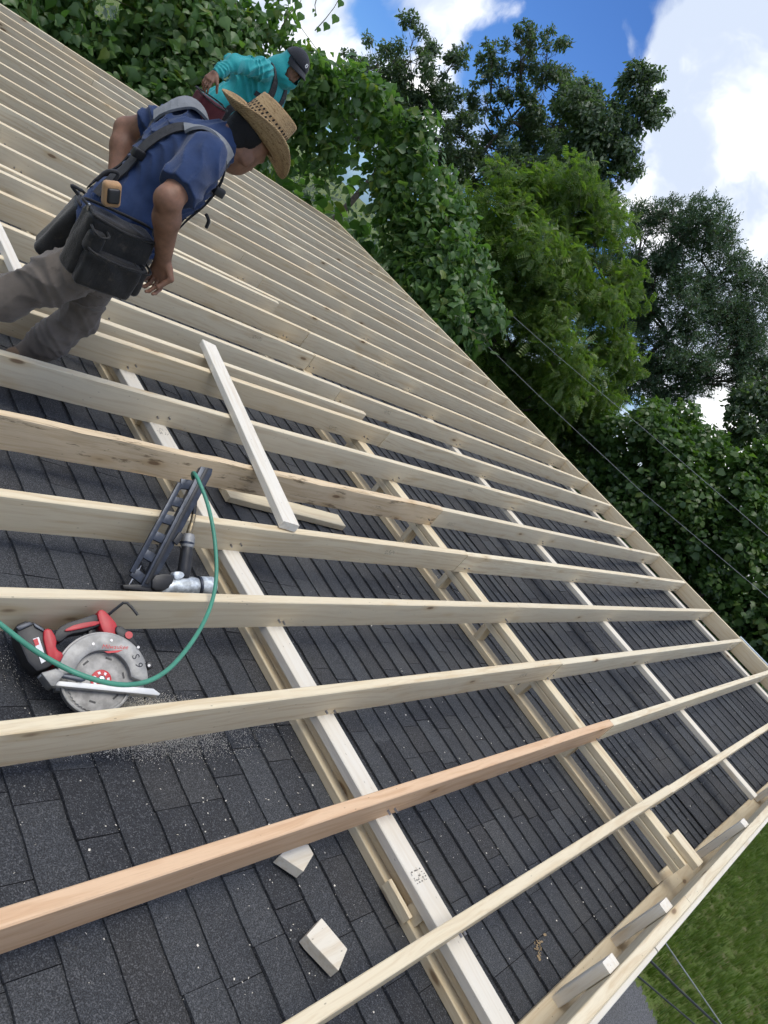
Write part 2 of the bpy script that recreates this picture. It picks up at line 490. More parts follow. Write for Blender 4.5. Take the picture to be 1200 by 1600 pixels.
SPL = {1: 4.00, 2: 3.93, 3: 3.90, 4: 3.93, 5: 3.80, 6: 3.95}
for k in range(1, 25):
    y = yk(k); zc = (ZT + ZB) / 2
    xs = SPL.get(k, 3.9 + rr.uniform(-.12, .25))
    ml = {2: W_PINK, 6: W_WANE}.get(k, W_PINE)
    x0 = -.36 + rr.uniform(-.02, .02)
    dy = rr.uniform(-.003, .003)
    board('rafter', (x0, y + dy, zc), (xs, y + dy, zc + rr.uniform(-.002, .002)), .14, .038, ml, frame, up=(0, 1, 0), bow=rr.uniform(-.010, .010), rough=.004 if k == 6 else .0004, seg=26 if k == 6 else 8)
    board('rafter', (xs + .003, y + rr.uniform(-.004, .004), zc + rr.uniform(-.003, .001)), (XR - .001, y, zc), .14, .038, W_PINE, frame, up=(0, 1, 0), bow=rr.uniform(-.008, .008), rough=.0004, seg=8)
# ridge board in three lengths
for (a, b) in [(-.05, 3.6), (3.603, 7.2), (7.203, 9.62)]:
    board('ridge_board', (XR + .0195, a, ZT - .078), (XR + .0195, b, ZT - .078), .165, .038, W_PINE, frame, up=(1, 0, 0), rough=.0004)
fl = MB(); fl.box(XR + .042, XR + .046, -.02, .95, ZT - .10, ZT + .012)
fl.box(XR + .042, XR + .085, -.02, .95, ZT + .0125, ZT + .0145)
fl.v = [tuple(np.array(v) - frame_base) for v in fl.v]; fl.build('flashing_strip', FLASH, frame)

# low support wall under the rafters: plates and blocking
def plates(name, X0, X1, zbot, th, mat, lens, y0=-.198, y1=9.5):
    y = y0
    while y < y1:
        L = min(rr.choice(lens), y1 - y)
        board(name, ((X0 + X1) / 2, y, zbot + th / 2), ((X0 + X1) / 2, y + L - .003, zbot + th / 2), X1 - X0, th, mat, frame, up=(0, 0, 1), bow=rr.uniform(-.003, .003), rough=.0005)
        y += L
P1a, P1b = 2.013, 2.102
plates('top_plate', P1a, P1b, ZB - .0385, .038, W_WHITE, [3.05, 2.44, 3.66])
plates('bottom_plate', P1a - .004, P1b - .004, zs(2.05) + .004, .036, W_PINE, [3.66, 3.05])
zmid0, zmid1 = zs(2.05) + .0405, ZB - .039
plates('filler_strip', P1a + .030, P1b - .018, zmid0, zmid1 - zmid0, W_PINE, [2.44, 1.83])
for k in range(1, 25, 3):
    board('blocking', (P1a + .006, yk(k) + .10, (zmid0 + zmid1) / 2), (P1a + .028, yk(k) + .10, (zmid0 + zmid1) / 2), .06, zmid1 - zmid0 - .001, W_PINE, frame)
# knee wall over the sag
KA, KB = 3.87, 3.959
zk = zs(3.91) + .006
plates('bottom_plate', KA, KB, zk, .038, W_PINE, [3.66, 3.05])
plates('top_plate', KA + .004, KB + .004, ZB - .0385, .038, W_PINE, [3.05, 3.66])
plates('top_plate', KA, KB, ZB - .0775, .038, W_PINE, [2.44, 3.66])
for k in range(1, 25):
    board('stud', ((KA + KB) / 2, yk(k) + .028 + rr.uniform(-.01, .01), zk + .039), ((KA + KB) / 2, yk(k) + .028, ZB - .0785), .0885, .038, W_PINE, frame, up=(0, 1, 0))
plates('purlin', 5.545, 5.633, ZB - .0385, .038, W_WHITE, [3.05, 3.66, 2.44])
plates('purlin', 8.19, 8.279, ZB - .0385, .038, W_WHITE, [3.66, 3.05])

# gable end: bottom plate on the old roof edge, posts and the outer rafter
yg = -.272
board('bottom_plate', (1.2, -.252, zs(1.2) + .026), (X_BEND, -.252, zs(X_BEND) + .026), .10, .038, W_PINE, frame, rough=.0006)
board('bottom_plate', (X_BEND + .004, -.252, zs(X_BEND) + .026), (7.6, -.252, zs(7.6) + .026), .10, .038, W_PINE, frame, rough=.0006)
board('gable_rafter', (-.36, yg, (ZT + ZB) / 2 + .01), (3.30, yg, (ZT + ZB) / 2 + .01), .14, .038, W_PINE, frame, up=(0, 1, 0), rough=.0006)
board('gable_rafter', (3.304, yg, (ZT + ZB) / 2 + .01), (XR, yg, (ZT + ZB) / 2 + .01), .14, .038, W_PINE, frame, up=(0, 1, 0), rough=.0006)
board('gable_board', (-.36, -.316, ZB - .17), (XR, -.316, ZB - .17), .24, .02, W_PINE, frame, up=(0, 1, 0), rough=.0006)
board('trim_board', (-.4, yg - .033, ZT - .09), (2.86, yg - .033, ZT - .09), .15, .019, W_WHITE, frame, up=(0, 1, 0))
board('trim_board', (2.868, yg - .033, ZT - .088), (XR, yg - .033, ZT - .088), .15, .019, W_WHITE, frame, up=(0, 1, 0))
for (px, py) in [(950, 1497), (1037, 1408), (1160, 1281)]:
    t_ = atZ(px, py, ZT - .005); Xp = t_[0]
    board('post', (Xp, yg + .04, zs(Xp) + .047), (Xp, yg + .04, ZT - .006), .089, .038, W_WHITE, frame, up=(0, 1, 0))
for Xp in (.9, 1.6, 6.1, 7.1, 8.0):
    board('post', (Xp, yg + .04, zs(Xp) + .047), (Xp, yg + .04, ZT - .008), .089, .038, W_WHITE, frame, up=(0, 1, 0))
board('blocking', ((KA + KB) / 2 + .03, -.235, ZB + .0205), ((KA + KB) / 2 + .03, -.06, ZB + .0205), .089, .038, W_PINE, frame)
q_ = atZ(1047, 1372, zk + .03); board('blocking', (q_[0] - .10, q_[1], zs(q_[0]) + .028), (q_[0] + .10, q_[1], zs(q_[0]) + .028), .10, .036, W_PINE, frame)

# ------------------------------------------------------------------ loose timber
def loose(name, label, p0, p1, wd, th, mat, cat='board', group=None, up=(0, 0, 1), rough=.0006):
    o = board(name, p0, p1, wd, th, mat, None, up=up, rough=rough)
    return tag(o, label, cat, group)
a = atZ(327, 535, ZT + .0395); b = atZ(456, 818, ZT + .0395)
loose('loose_board', 'white two by four lying flat across the tops of the rafters beside the nail gun', (*a[:2], ZT + .0205), (*b[:2], ZT + .0205), .089, .038, W_WHITE)
zz = zs(2.6) + .03
a = atZ(352, 767, zz + .02); b = atZ(540, 806, zz + .02)
loose('offcut_board', 'long pale pine offcut with a pointed end, half hidden by the white two by four', (a[0], a[1], zs(a[0]) + .028), (b[0], b[1], zs(b[0]) + .028), .10, .036, W_PINE)
e_ = atZ(575, 651, ZT)
loose('short_rafter', 'short pine board on edge close behind a rafter, ending in mid roof', (.35, yk(8) + .145, (ZT + ZB) / 2), (e_[0], yk(8) + .145, (ZT + ZB) / 2), .14, .038, W_PINE, 'board', up=(0, 1, 0))
e_ = atZ(435, 473, ZT)
loose('short_rafter', 'short pine board doubling a rafter just right of the man in the straw hat', (.8, yk(12) - .078, (ZT + ZB) / 2), (e_[0], yk(12) - .078, (ZT + ZB) / 2), .14, .038, W_PINE, 'board', up=(0, 1, 0))
a = atZ(-22, 322, ZT + .02); b = atZ(42, 460, ZT + .02)
loose('loose_board', 'narrow pine strip over the rafters at the left edge behind the straw-hatted man', (*a[:2], ZT + .0205), (*b[:2], ZT + .0205), .05, .038, W_WHITE)
def wedge(name, label, corners, zbase, th, mat):
    """a cut-off: outline in roof X,Y lying on the old roof"""
    m = MB(); c = np.mean(corners, 0)
    m.prism([(x - c[0], y - c[1], .001 + (slope_at(c[0])) * (x - c[0])) for x, y in corners], (0, 0, th))
    o = m.build(name, mat, None, None, bevel=.002); o.matrix_world = RW @ Matrix.Translation((c[0], c[1], zbase))
    return tag(o, label, 'offcut')
def flat(pts, Z): return [tuple(atZ(x, y, Z)[:2]) for x, y in pts]
zt_ = zs(1.55) + .008
wedge('offcut_block', 'pointed pale pine offcut lying alone on the shingles near the bottom', flat([(503, 1434), (544, 1482), (529, 1517), (487, 1474), (478, 1462)], zt_ + .038), zt_, .038, W_WHITE)
wedge('offcut_block', 'pale pine offcut lying half under the reddish rafter', flat([(446, 1328), (482, 1318), (491, 1334), (474, 1362), (436, 1338)], zt_ + .038), zt_, .038, W_WHITE)
a = atZ(606, 1372, ZB - .03); b = atZ(642, 1432, ZB - .03)
loose('offcut_stick', 'small pine offcut lodged along the plate below the white plank near the bottom', (P1a - .014, a[1], zs(2.03) + .048), (P1a - .014, b[1], zs(2.03) + .048), .018, .04, W_PINE, 'offcut')

# grade stamps: flat ink marks on the timber
def stamp(parent, cx, cy, cz, ux, uy, sc, seed, nx=9, ny=5):
    rs = random.Random(seed); V = []; Fc = []
    for i in range(nx):
        for j in range(ny):
            if rs.random() < .52:
                a0 = (i - nx / 2) * .0062 * sc + rs.uniform(0, .002); b0 = (j - ny / 2) * .0078 * sc
                la, lb = rs.choice([(.005, .0016), (.0016, .006), (.004, .0035)])
                q = [(a0, b0), (a0 + la * sc, b0), (a0 + la * sc, b0 + lb * sc), (a0, b0 + lb * sc)]
                n = len(V); V += [np.array((cx, cy, cz)) + np.array(ux) * u + np.array(uy) * v for u, v in q]; Fc.append((n, n + 1, n + 2, n + 3))
    roof_obj('grade_stamp', V, Fc, STAMP, parent)
for (px, py, sd) in [(652, 1368, 1), (262, 676, 2)]:
    c_ = atZ(px, py, ZB); stamp(frame, 2.058, c_[1], ZB + .0012, (1, 0, 0), (0, 1, 0), 1.15, sd)
for (k, px, py, sd) in [(8, 520, 668, 3), (7, 790, 703, 4), (9, 640, 600, 5), (5, 700, 760, 6), (3, 820, 1052, 7), (11, 590, 585, 8), (6, 705, 818, 9), (10, 415, 508, 10)]:
    c_ = atY(px, py, yk(k) - .0245); zc_ = min(max(c_[2], ZB + .04), ZT - .04)
    stamp(frame, c_[0], yk(k) - .0285, zc_, (1, 0, 0), (0, 0, 1), .95, sd, 14, 4)

# toe-nail heads where the rafters cross the supports
V = []; Fc = []; rn = random.Random(12)
for k in range(1, 25):
    for xp in (2.058, 3.915, 5.59, 8.235):
        for j in range(2):
            cx = xp + (.022 if j else -.020) + rn.uniform(-.008, .008); cz = ZB + rn.uniform(.018, .05); b = len(V)
            V += [(cx + .0042 * math.cos(a * math.pi / 3), yk(k) - .0305, cz + .0042 * math.sin(a * math.pi / 3)) for a in range(6)]
            V += [(cx + .0042 * math.cos(a * math.pi / 3), yk(k) - .012, cz + .0042 * math.sin(a * math.pi / 3)) for a in range(6)]
            Fc += [tuple(b + a for a in range(6))] + [(b + a, b + (a + 1) % 6, b + 6 + (a + 1) % 6, b + 6 + a) for a in range(6)]
roof_obj('nail_heads', V, Fc, NAIL, frame)['kind'] = 'stuff'
# ------------------------------------------------------------------ ground
def ground_mat():
    m, t, b = material('lawn')
    pos = t.new('ShaderNodeNewGeometry').outputs['Position']
    n1 = t.noise(pos, .55, 5, .6); n2 = t.noise(pos, 3.1, 5, .65); n3 = t.noise(pos, 26, 3, .7)
    c = t.mix(t.ramp(n1, .35, .65), (.090, .140, .032), (.125, .175, .042))
    c = t.mix(t.math('MULTIPLY', t.ramp(n2, .46, .66), .75), c, (.175, .150, .085))
    c = t.mix(t.math('MULTIPLY', t.ramp(n3, .45, .7), .6), c, (.030, .045, .014))
    t.l.new(c, b.inputs['Base Color']); setp(b, Roughness=.9, Specular_IOR_Level=.2)
    t.l.new(t.bump(n3, .8, .05), b.inputs['Normal'])
    return m
LAWN = ground_mat()
g = link('ground', mesh_from('ground', [(-400, -400, 0), (900, -400, 0), (900, 900, 0), (-400, 900, 0)], [(0, 1, 2, 3)]), LAWN)
tag(g, 'mown green lawn around the house', None, kind='structure')
def ground_at(px, py, z=0.0):
    d = RW3 @ ray(px, py); t = (z - CAM_H) / d[2]; return ORG + d * t
def asphalt_mat():
    m, t, b = material('asphalt')
    pos = t.new('ShaderNodeNewGeometry').outputs['Position']
    n = t.noise(pos, 55, 4, .75); n2 = t.noise(pos, 1.3, 4)
    c = t.mix(t.ramp(n, .35, .68), (.055, .057, .062), (.175, .178, .185))
    c = t.mix(t.math('MULTIPLY', t.ramp(n2, .45, .7), .35), c, (.09, .085, .075))
    t.l.new(c, b.inputs['Base Color']); setp(b, Roughness=.9)
    t.l.new(t.bump(n, .5, .02), b.inputs['Normal']); return m
edge = [ground_at(x, y) for x, y in [(985, 1512), (990, 1530), (1001, 1545), (1008, 1562), (1017, 1580), (1026, 1602), (1040, 1650), (1060, 1720)]]
rs = random.Random(4)
line = []
for i in range(len(edge) - 1):
    for k in range(8):
        q = edge[i] + (edge[i + 1] - edge[i]) * (k / 8); line.append((q[0] + rs.uniform(-.09, .09), q[1]))
line.sort(key=lambda q: -q[1]); line = [(line[0][0] - 1.2, -.5)] + line + [(line[-1][0] + 1, line[-1][1] - 14)]
V = []; Fc = []
for i, (x, y) in enumerate(line):
    V += [(x, y, .004), (-9, y, .004)]
    if i: Fc.append((2 * i - 2, 2 * i - 1, 2 * i + 1, 2 * i))
dv = link('driveway', mesh_from('driveway', V, Fc), asphalt_mat()); tag(dv, 'grey asphalt driveway beside the house', None, kind='structure')
drive_edge = np.array([(e[0], e[1]) for e in edge])

# ------------------------------------------------------------------ leaves
def leaf_mat(name, a, b_, yellow=None, trans=.35, rough=.36, spec=.5):
    m, t, b = material(name)
    geo = t.new('ShaderNodeNewGeometry'); isl = geo.outputs['Random Per Island']
    oi = t.new('ShaderNodeObjectInfo').outputs['Random']
    r1 = t.math('FRACT', t.math('ADD', isl, t.math('MULTIPLY', oi, 9.7)))
    c = t.mix(r1, a, b_)
    if yellow:
        r2 = t.math('FRACT', t.math('MULTIPLY', r1, 31.7))
        c = t.mix(t.math('MULTIPLY', t.ramp(r2, .86, .95), .8), c, yellow)
    big = t.noise(geo.outputs['Position'], .9, 3)
    c = t.mix(t.math('MULTIPLY', t.ramp(big, .35, .68), .4), c, tuple(x * .7 for x in a))
    t.l.new(c, b.inputs['Base Color']); setp(b, Roughness=rough, Specular_IOR_Level=spec)
    tr = t.new('ShaderNodeBsdfTranslucent'); tc_ = t.mix(1.0, c, (1.25, 1.5, .55), 'MULTIPLY'); t.l.new(tc_, tr.inputs[0])
    mx = t.new('ShaderNodeMixShader'); mx.inputs[0].default_value = trans
    t.l.new(b.outputs[0], mx.inputs[1]); t.l.new(tr.outputs[0], mx.inputs[2])
    t.l.new(mx.outputs[0], t.n['Material Output'].inputs[0]); return m
L_VINE = leaf_mat('vine_leaf', (.084, .171, .052), (.160, .257, .089), (.21, .25, .06), .5)
L_IVY = leaf_mat('ivy_leaf', (.064, .131, .036), (.131, .217, .059), (.15, .19, .05), .45)
L_OAK = leaf_mat('oak_leaf', (.080, .125, .075), (.142, .194, .112), None, .48)
L_LOCUST = leaf_mat('locust_leaf', (.105, .185, .046), (.188, .262, .064), (.21, .23, .05), .55)
L_CEDAR = leaf_mat('cedar_leaf', (.059, .109, .064), (.107, .162, .089), (.11, .075, .055), .35, .6)
L_CEDAR2 = leaf_mat('sunlit_cedar_leaf', (.050, .085, .028), (.085, .120, .036), None, .2, .6)
L_GRASS = leaf_mat('grass_blade', (.070, .130, .024), (.190, .255, .055), (.28, .25, .13), .35)
BARK = simple('bark', (.105, .085, .068), .9, spec=.2, var=.35, scale=14, bump=.6, bscale=30)
VINE_STEM = simple('vine_stem', (.16, .15, .075), .7, var=.2)

def leaf_template(kind):
    if kind == 'vine':       # broad three-lobed leaf with a folded midrib
        o = [(0, 0), (.30, -.02), (.52, .22), (.40, .48), (.24, .62), (0, 1.0), (-.24, .62), (-.40, .48), (-.52, .22), (-.30, -.02)]
        V = [(x, y - .1, -.30 * abs(x) - .12 * y * y) for x, y in o] + [(0, .42, .02)]
        Fc = [(i, (i + 1) % 10, 10) for i in range(10)]
    elif kind == 'ivy':
        o = [(0, 0), (.42, .05), (.5, .4), (0, 1.0), (-.5, .4), (-.42, .05)]
        V = [(x, y, -.22 * abs(x)) for x, y in o]; Fc = [(0, 1, 2), (0, 2, 3), (0, 3, 4), (0, 4, 5)]
    elif kind == 'oak':
        V = [(0, 0, 0), (.26, .35, -.07), (.2, .7, -.1), (0, 1, -.06), (-.2, .7, -.1), (-.26, .35, -.07)]
        Fc = [(0, 1, 2), (0, 2, 3), (0, 3, 4), (0, 4, 5)]
    elif kind == 'locust':   # pinnate frond, drooping
        V = []; Fc = []
        n = 6
        for i in range(n):
            u = (i + .5) / n; y = u; z = -.35 * u * u; l = .27 * (1 - .55 * abs(u - .45)); wd = .085
            for s in (-1, 1):
                b = len(V); V += [(s * .008, y - wd * .5, z), (s * l, y + .05 - wd, z - .05), (s * l * 1.05, y + .10, z - .05), (s * .008, y + wd * .6, z)]
                Fc.append((b, b + 1, b + 2)); Fc.append((b, b + 2, b + 3))
    elif kind == 'cedar':    # plume of short scaly shoots
        V = []; Fc = []; rg = random.Random(2)
        for i in range(9):
            u = i / 8; a = i * 2.4; l = .36 * (1 - .75 * u) + .08
            d = np.array([math.cos(a) * .75, .75, math.sin(a) * .75]); d /= np.linalg.norm(d)
            base = np.array([0, u * .8, 0]); tip = base + d * l; sd = np.cross(d, [0, 1, 0]); sd /= np.linalg.norm(sd); sd *= .045
            b = len(V); V += [base - sd * .5, base + (tip - base) * .6 - sd, tip, base + (tip - base) * .6 + sd, base + sd * .5]
            Fc += [(b, b + 1, b + 4), (b + 1, b + 2, b + 3), (b + 1, b + 3, b + 4)]
    elif kind == 'blade':
        V = []; Fc = []; rg = random.Random(8)
        for i in range(7):
            a = rg.uniform(0, 6.28); r_ = rg.uniform(0, .35); x0, y0 = r_ * math.cos(a), r_ * math.sin(a); b2 = rg.uniform(0, 6.28); hgt = rg.uniform(.6, 1.0); le = rg.uniform(.1, .5)
            dx, dy = math.cos(b2), math.sin(b2); b = len(V)
            V += [(x0 - dy * .04, y0 + dx * .04, 0), (x0 + dy * .04, y0 - dx * .04, 0), (x0 + dx * le, y0 + dy * le, hgt)]; Fc.append((b, b + 1, b + 2))
    return np.array(V, float), np.array(Fc, int)
TPL = {k: leaf_template(k) for k in ('vine', 'ivy', 'oak', 'locust', 'cedar', 'blade')}
def unit(v): return v / (np.linalg.norm(v, axis=-1, keepdims=True) + 1e-9)
def frames(fwd, nrm):
    """columns x, y (along the leaf), z (its face)"""
    y = unit(fwd); z = unit(nrm - (nrm * y).sum(1, keepdims=True) * y); x = np.cross(y, z)
    return np.stack([x, y, z], 2)
def instance(kind, pos, fr, size):
    V, Fc = TPL[kind]; n = len(pos)
    W_ = np.einsum('nij,vj->nvi', fr, V) * size[:, None, None] + pos[:, None, :]
    FF = Fc[None] + (np.arange(n) * len(V))[:, None, None]
    return W_.reshape(-1, 3), FF.reshape(-1, 3)
def clump_leaves(kind, clumps, per_m2, size, inner=.5, droop=.5, out=.7, rng=RNG, flat=.85):
    """clumps: (centre, radius) -> positions, frames, sizes"""
    Ps, Fw, Nn = [], [], []
    for c, r in clumps:
        n = max(6, int(per_m2 * 4 * math.pi * r * r))
        d = unit(rng.normal(size=(n, 3)))
        # a lumpy outline
        lump = 1 + .16 * np.sin(d @ np.array([3.1, 4.7, 2.3]) * 2 + c[0]) + .12 * np.sin(d @ np.array([-5.2, 3.3, 6.1]) * 2 + c[1])
        rr_ = r * (inner + (1 - inner) * rng.random(n) ** .55) * lump
        p = np.array(c) + d * rr_[:, None] * np.array([1, 1, flat])
        Ps.append(p); Nn.append(d * out + np.array([0, 0, .55]) + rng.normal(size=(n, 3)) * .45)
        Fw.append(d * .5 + rng.normal(size=(n, 3)) * .6 + np.array([0, 0, -droop]))
    P_ = np.concatenate(Ps); fr = frames(np.concatenate(Fw), np.concatenate(Nn))
    sz = size * (0.5 + .95 * rng.random(len(P_)) ** 1.2)
    return P_, fr, sz
def world_frame_px(P_):
    q = (P_ - ORG) @ RW3; return project(q)
def limbs(mb, base, top, r0, cl, small, nsub, rs):
    """tapered trunk, curved limbs into the main clumps, branches from those into the small ones"""
    base = np.array(base, float); top = np.array(top, float); n = 12; pts = []
    for i in range(n):
        u = i / (n - 1); q = base + (top - base) * u; w_ = .25 * math.sin(u * 4.3 + base[0])
        pts.append(q + np.array([w_ * u, -w_ * u * .7, 0]))
    mb.tube(pts, [max(.012, r0 * (1 - .97 * (i / (n - 1)) ** .8)) for i in range(n)], 9)
    H = max(.1, top[2] - base[2])
    for ci_, (c, r) in enumerate(cl):
        c = np.array(c); hor = np.linalg.norm((c - pts[-1])[:2])
        u = min(.93, max(.15, ((c[2] - base[2]) - .65 * hor) / H)); k = u * (n - 1); i0 = int(k)
        st = pts[i0] + (pts[min(i0 + 1, n - 1)] - pts[i0]) * (k - i0); L = np.linalg.norm(c - st)
        rb = min(r0 * .42, .012 + .014 * L); rs_ = [rb]; seg = [st]; ph = rs.uniform(0, 6)
        for j in range(1, 8):
            v = j / 7; bend = np.array([math.sin(ph + v * 4) * .07, math.cos(ph + v * 5) * .07, -.16 * math.sin(math.pi * v)]) * L * (1 - .3 * v)
            seg.append(st + (c - st) * v + bend * math.sin(math.pi * v)); rs_.append(rb * (1 - .75 * v))
        mb.tube(seg, rs_, 6)
        for (c2, r2) in small[ci_ * nsub:(ci_ + 1) * nsub]:
            s0 = seg[rs.choice((4, 5, 6, 7))]; d = np.array(c2) - s0; L2 = np.linalg.norm(d)
            mid = s0 + d * .5 + np.array([rs.uniform(-.12, .12), rs.uniform(-.12, .12), rs.uniform(-.1, .1)]) * L2
            mb.tube([s0, s0 + (mid - s0) * .6, mid, mid + (np.array(c2) - mid) * .6, np.array(c2)], [rb * .32, rb * .27, rb * .2, rb * .13, .004], 5, cap=False)
            for _ in range(2):
                e = unit(np.array([rs.gauss(0, 1), rs.gauss(0, 1), rs.gauss(.4, 1)])); mb.tube([mid, mid + e * r2 * .6 + [0, 0, .02], np.array(c2) + e * r2 * .85], [rb * .12, rb * .09, .003], 4, cap=False)
def px_clumps(spec, d):
    """(px, py, radius in px, extra depth) -> world clumps"""
    return [(wat(x, y, d + dz), r * pxm(x, y, d + dz)) for x, y, r, dz in spec]
def subclumps(cl, n, f, rs, spread=.8):
    o = []
    for c, r in cl:
        for _ in range(n):
            d = np.array([rs.gauss(0, 1), rs.gauss(0, 1), rs.gauss(0, 1)]); d /= np.linalg.norm(d)
            o.append((np.array(c) + d * r * spread * rs.uniform(.55, 1.0), r * f * rs.uniform(.7, 1.25)))
    return o
def tree(name, label, spec, d, kind, mat, leafs, per, inner, trunk_r, seed, droop=.4, out=.6, nsub=7, fsub=.42, group=None, cat='tree', spread=.85, core=True, mats=None):
    rs = random.Random(seed); rng = np.random.default_rng(seed)
    cl = px_clumps(spec, d)
    cen = np.mean([c for c, r in cl], 0); base = np.array([cen[0], cen[1], 0.0])
    hi = max(c[2] + r * .3 for c, r in cl)
    root = empty(name, Matrix.Translation(base), label, cat, group)
    small = subclumps(cl, nsub, fsub, rs, spread)
    mb = MB(); limbs(mb, base, (cen[0], cen[1], hi), trunk_r, cl, small, nsub, rs)
    world_obj('trunk', mb.v, mb.f, BARK, root, True)
    P_, fr, sz = clump_leaves(kind, small, per, leafs, inner, droop, out, rng)
    if core:
        P2, f2, s2 = clump_leaves(kind, [(c, r * .72) for c, r in cl], per * .55, leafs * 1.25, .35, droop, out, rng)
        P_ = np.concatenate([P_, P2]); fr = np.concatenate([fr, f2]); sz = np.concatenate([sz, s2])
    V, Fc = instance(kind, P_, fr, sz)
    world_obj('crown', V, Fc, mat, root)
    return root, len(Fc)

NT_ = {}
# vine-smothered thicket behind the far end of the roof
spec = [(20, -60, 150, .5), (150, -30, 150, 1.6), (60, 60, 90, .3), (270, 10, 120, 1.0), (190, 120, 100, .6), (330, 110, 110, .6), (420, 120, 90, 1.2), (300, 190, 90, .3),
        (400, 210, 110, .2), (480, 190, 100, .9), (560, 210, 100, 1.1), (500, 290, 95, .2), (590, 300, 100, .5), (650, 290, 75, 1.2), (640, 380, 95, .4), (690, 350, 60, 1.0),
        (575, 395, 55, .1), (620, 430, 60, .1), (690, 500, 60, .2), (745, 500, 45, .4), (690, 440, 75, .5), (720, 480, 58, .6), (650, 470, 70, .3), (720, 410, 40, .9), (610, 250, 90, .7), (560, 330, 80, .4), (680, 390, 75, .6), (715, 450, 58, .5), (540, 250, 90, .4), (735, 520, 42, .4), (600, 180, 50, 1.5), (640, 225, 50, 1.4)]
cl = px_clumps(spec, 11.6)
rs = random.Random(21); rng = np.random.default_rng(21)
cen = np.mean([c for c, r in cl], 0)
vine = empty('vine_thicket', Matrix.Translation((cen[0], cen[1], 0)), 'dense thicket smothered in broad green vine leaves behind the two men', 'vines')
sm = subclumps(cl, 6, .46, rs, .92)
P1, f1, s1 = clump_leaves('vine', sm, 76, .122, .6, .75, .95, rng)
P2, f2, s2 = clump_leaves('vine', cl, 52, .132, .5, .75, .95, rng)
P_ = np.concatenate([P1, P2]); fr = np.concatenate([f1, f2]); sz = np.concatenate([s1, s2])
gap_c = wat(170, 5, 11.6); 
# lower skirts down to the ground
low = [(np.array([c[0] + .4, c[1] + .3, max(.7, c[2] - 1.7)]), 1.25) for c, r in cl[::2]] + [(np.array([c[0] + .4, c[1] + .3, .9]), 1.2) for c, r in cl[::2]]
P3, f3, s3 = clump_leaves('vine', low, 9, .2, .55, .75, .95, rng)
P_ = np.concatenate([P_, P3]); fr = np.concatenate([fr, f3]); sz = np.concatenate([sz, s3])
hole = np.linalg.norm(np.cross(P_ - ORG, unit(wat(168, 8, 1.0) - ORG)), axis=1) < .22
P_, fr, sz = P_[~hole], fr[~hole], sz[~hole]
ll = (P_ - ORG) @ RW3
keep = ~((ll[:, 0] < 8.66) & (ll[:, 1] < 9.85)); P_, fr, sz = P_[keep], fr[keep], sz[keep]
px_, zc_ = world_frame_px(P_)
dist = np.linalg.norm(P_ - ORG, axis=1)
face = np.abs(((P_ - ORG) / dist[:, None] * fr[:, :, 2]).sum(1))
# in front of their neighbours: crude visibility by bins
vis = np.zeros(len(P_), bool); bins = {}
for i in np.argsort(dist):
    x, y = px_[i]
    if 0 < x < 1200 and 0 < y < 700:
        k = (int(x // 16), int(y // 16))
        if bins.get(k, 0) < 1: bins[k] = bins.get(k, 0) + 1; vis[i] = True
score = sz ** 2 / dist ** 2 * (.3 + face) * vis
big = np.argsort(-score)[:280]
bigm = np.zeros(len(P_), bool); bigm[big] = True
V, Fc = instance('vine', P_[~bigm], fr[~bigm], sz[~bigm])
o = world_obj('leaf_mass', V, Fc, L_VINE, vine); o['kind'] = 'stuff'
lm = mesh_from('leaf', *TPL['vine'])
Mi = ROOTM[vine.name].inverted()
for i in big:
    M = np.eye(4); M[:3, :3] = fr[i] * sz[i]; M[:3, 3] = P_[i]
    link('leaf', lm, L_VINE, vine, Mi @ Matrix(M.tolist()))
mb = MB()
for c, r in cl:
    qq = RW3.T @ (c - ORG)
    if qq[0] < 9.6 and qq[1] < 10.6: continue
    b0 = np.array([c[0] + rs.uniform(-.5, .5), c[1] + rs.uniform(-.5, .5), 0]); mb.tube([b0, (b0 + c) / 2 + [.2, .1, 0], c], [.05, .035, .02], 6)
    for j in range(5):
        d = unit(np.array([rs.gauss(0, 1), rs.gauss(0, 1), rs.gauss(0, 1)])); e = unit(np.array([rs.gauss(0, 1), rs.gauss(0, 1), rs.gauss(0, .6)]))
        mb.tube([c + d * r * .95, c + unit(d + e * .5) * r * 1.05, c + unit(d + e) * r * 1.0], [.006, .005, .004], 4, cap=False)
world_obj('stem', mb.v, mb.f, VINE_STEM, vine, True)['kind'] = 'stuff'
NT_['vine'] = len(Fc)
# loose tendrils against the sky
for j, (path, lv) in enumerate([([(440, 42), (452, 22), (468, 6), (476, -14)], [(471, 22, .12), (467, 4, .12), (462, -6, .1)]),
                                ([(492, 48), (508, 30), (522, 12), (534, -10)], [(499, 44, .07), (512, 38, .11), (526, 26, .12), (534, 2, .1)]),
                                ([(497, -12), (492, 8), (494, 24)], [(494, 22, .05), (491, 15, .05)])]):
    mb = MB(); mb.tube([wat(x, y, 11.9) for x, y in path], [.008, .006, .005, .004][:len(path)], 5)
    tn = tag(world_obj('vine_shoot', mb.v, mb.f, VINE_STEM, None, True), ['thin vine shoot hanging against the sky right above the cap of the man in teal', 'slanting vine shoot with four leaves, rightmost against the sky', 'bare thin tendril hanging from the top edge between two leafy shoots'][j], 'vine shoot', None)
    bpy.context.view_layer.update(); ROOTM[tn.name] = tn.matrix_world.copy()
    for x, y, s_ in lv:
        p_ = wat(x, y, 11.88); M = np.eye(4); M[:3, :3] = frames(np.array([[.1, -.1, -1.0]]), np.array([[-.6 + .3 * j, -.5, .3]]))[0] * s_; M[:3, 3] = p_
        link('leaf', lm, L_VINE, tn, ROOTM[tn.name].inverted() @ Matrix(M.tolist()))

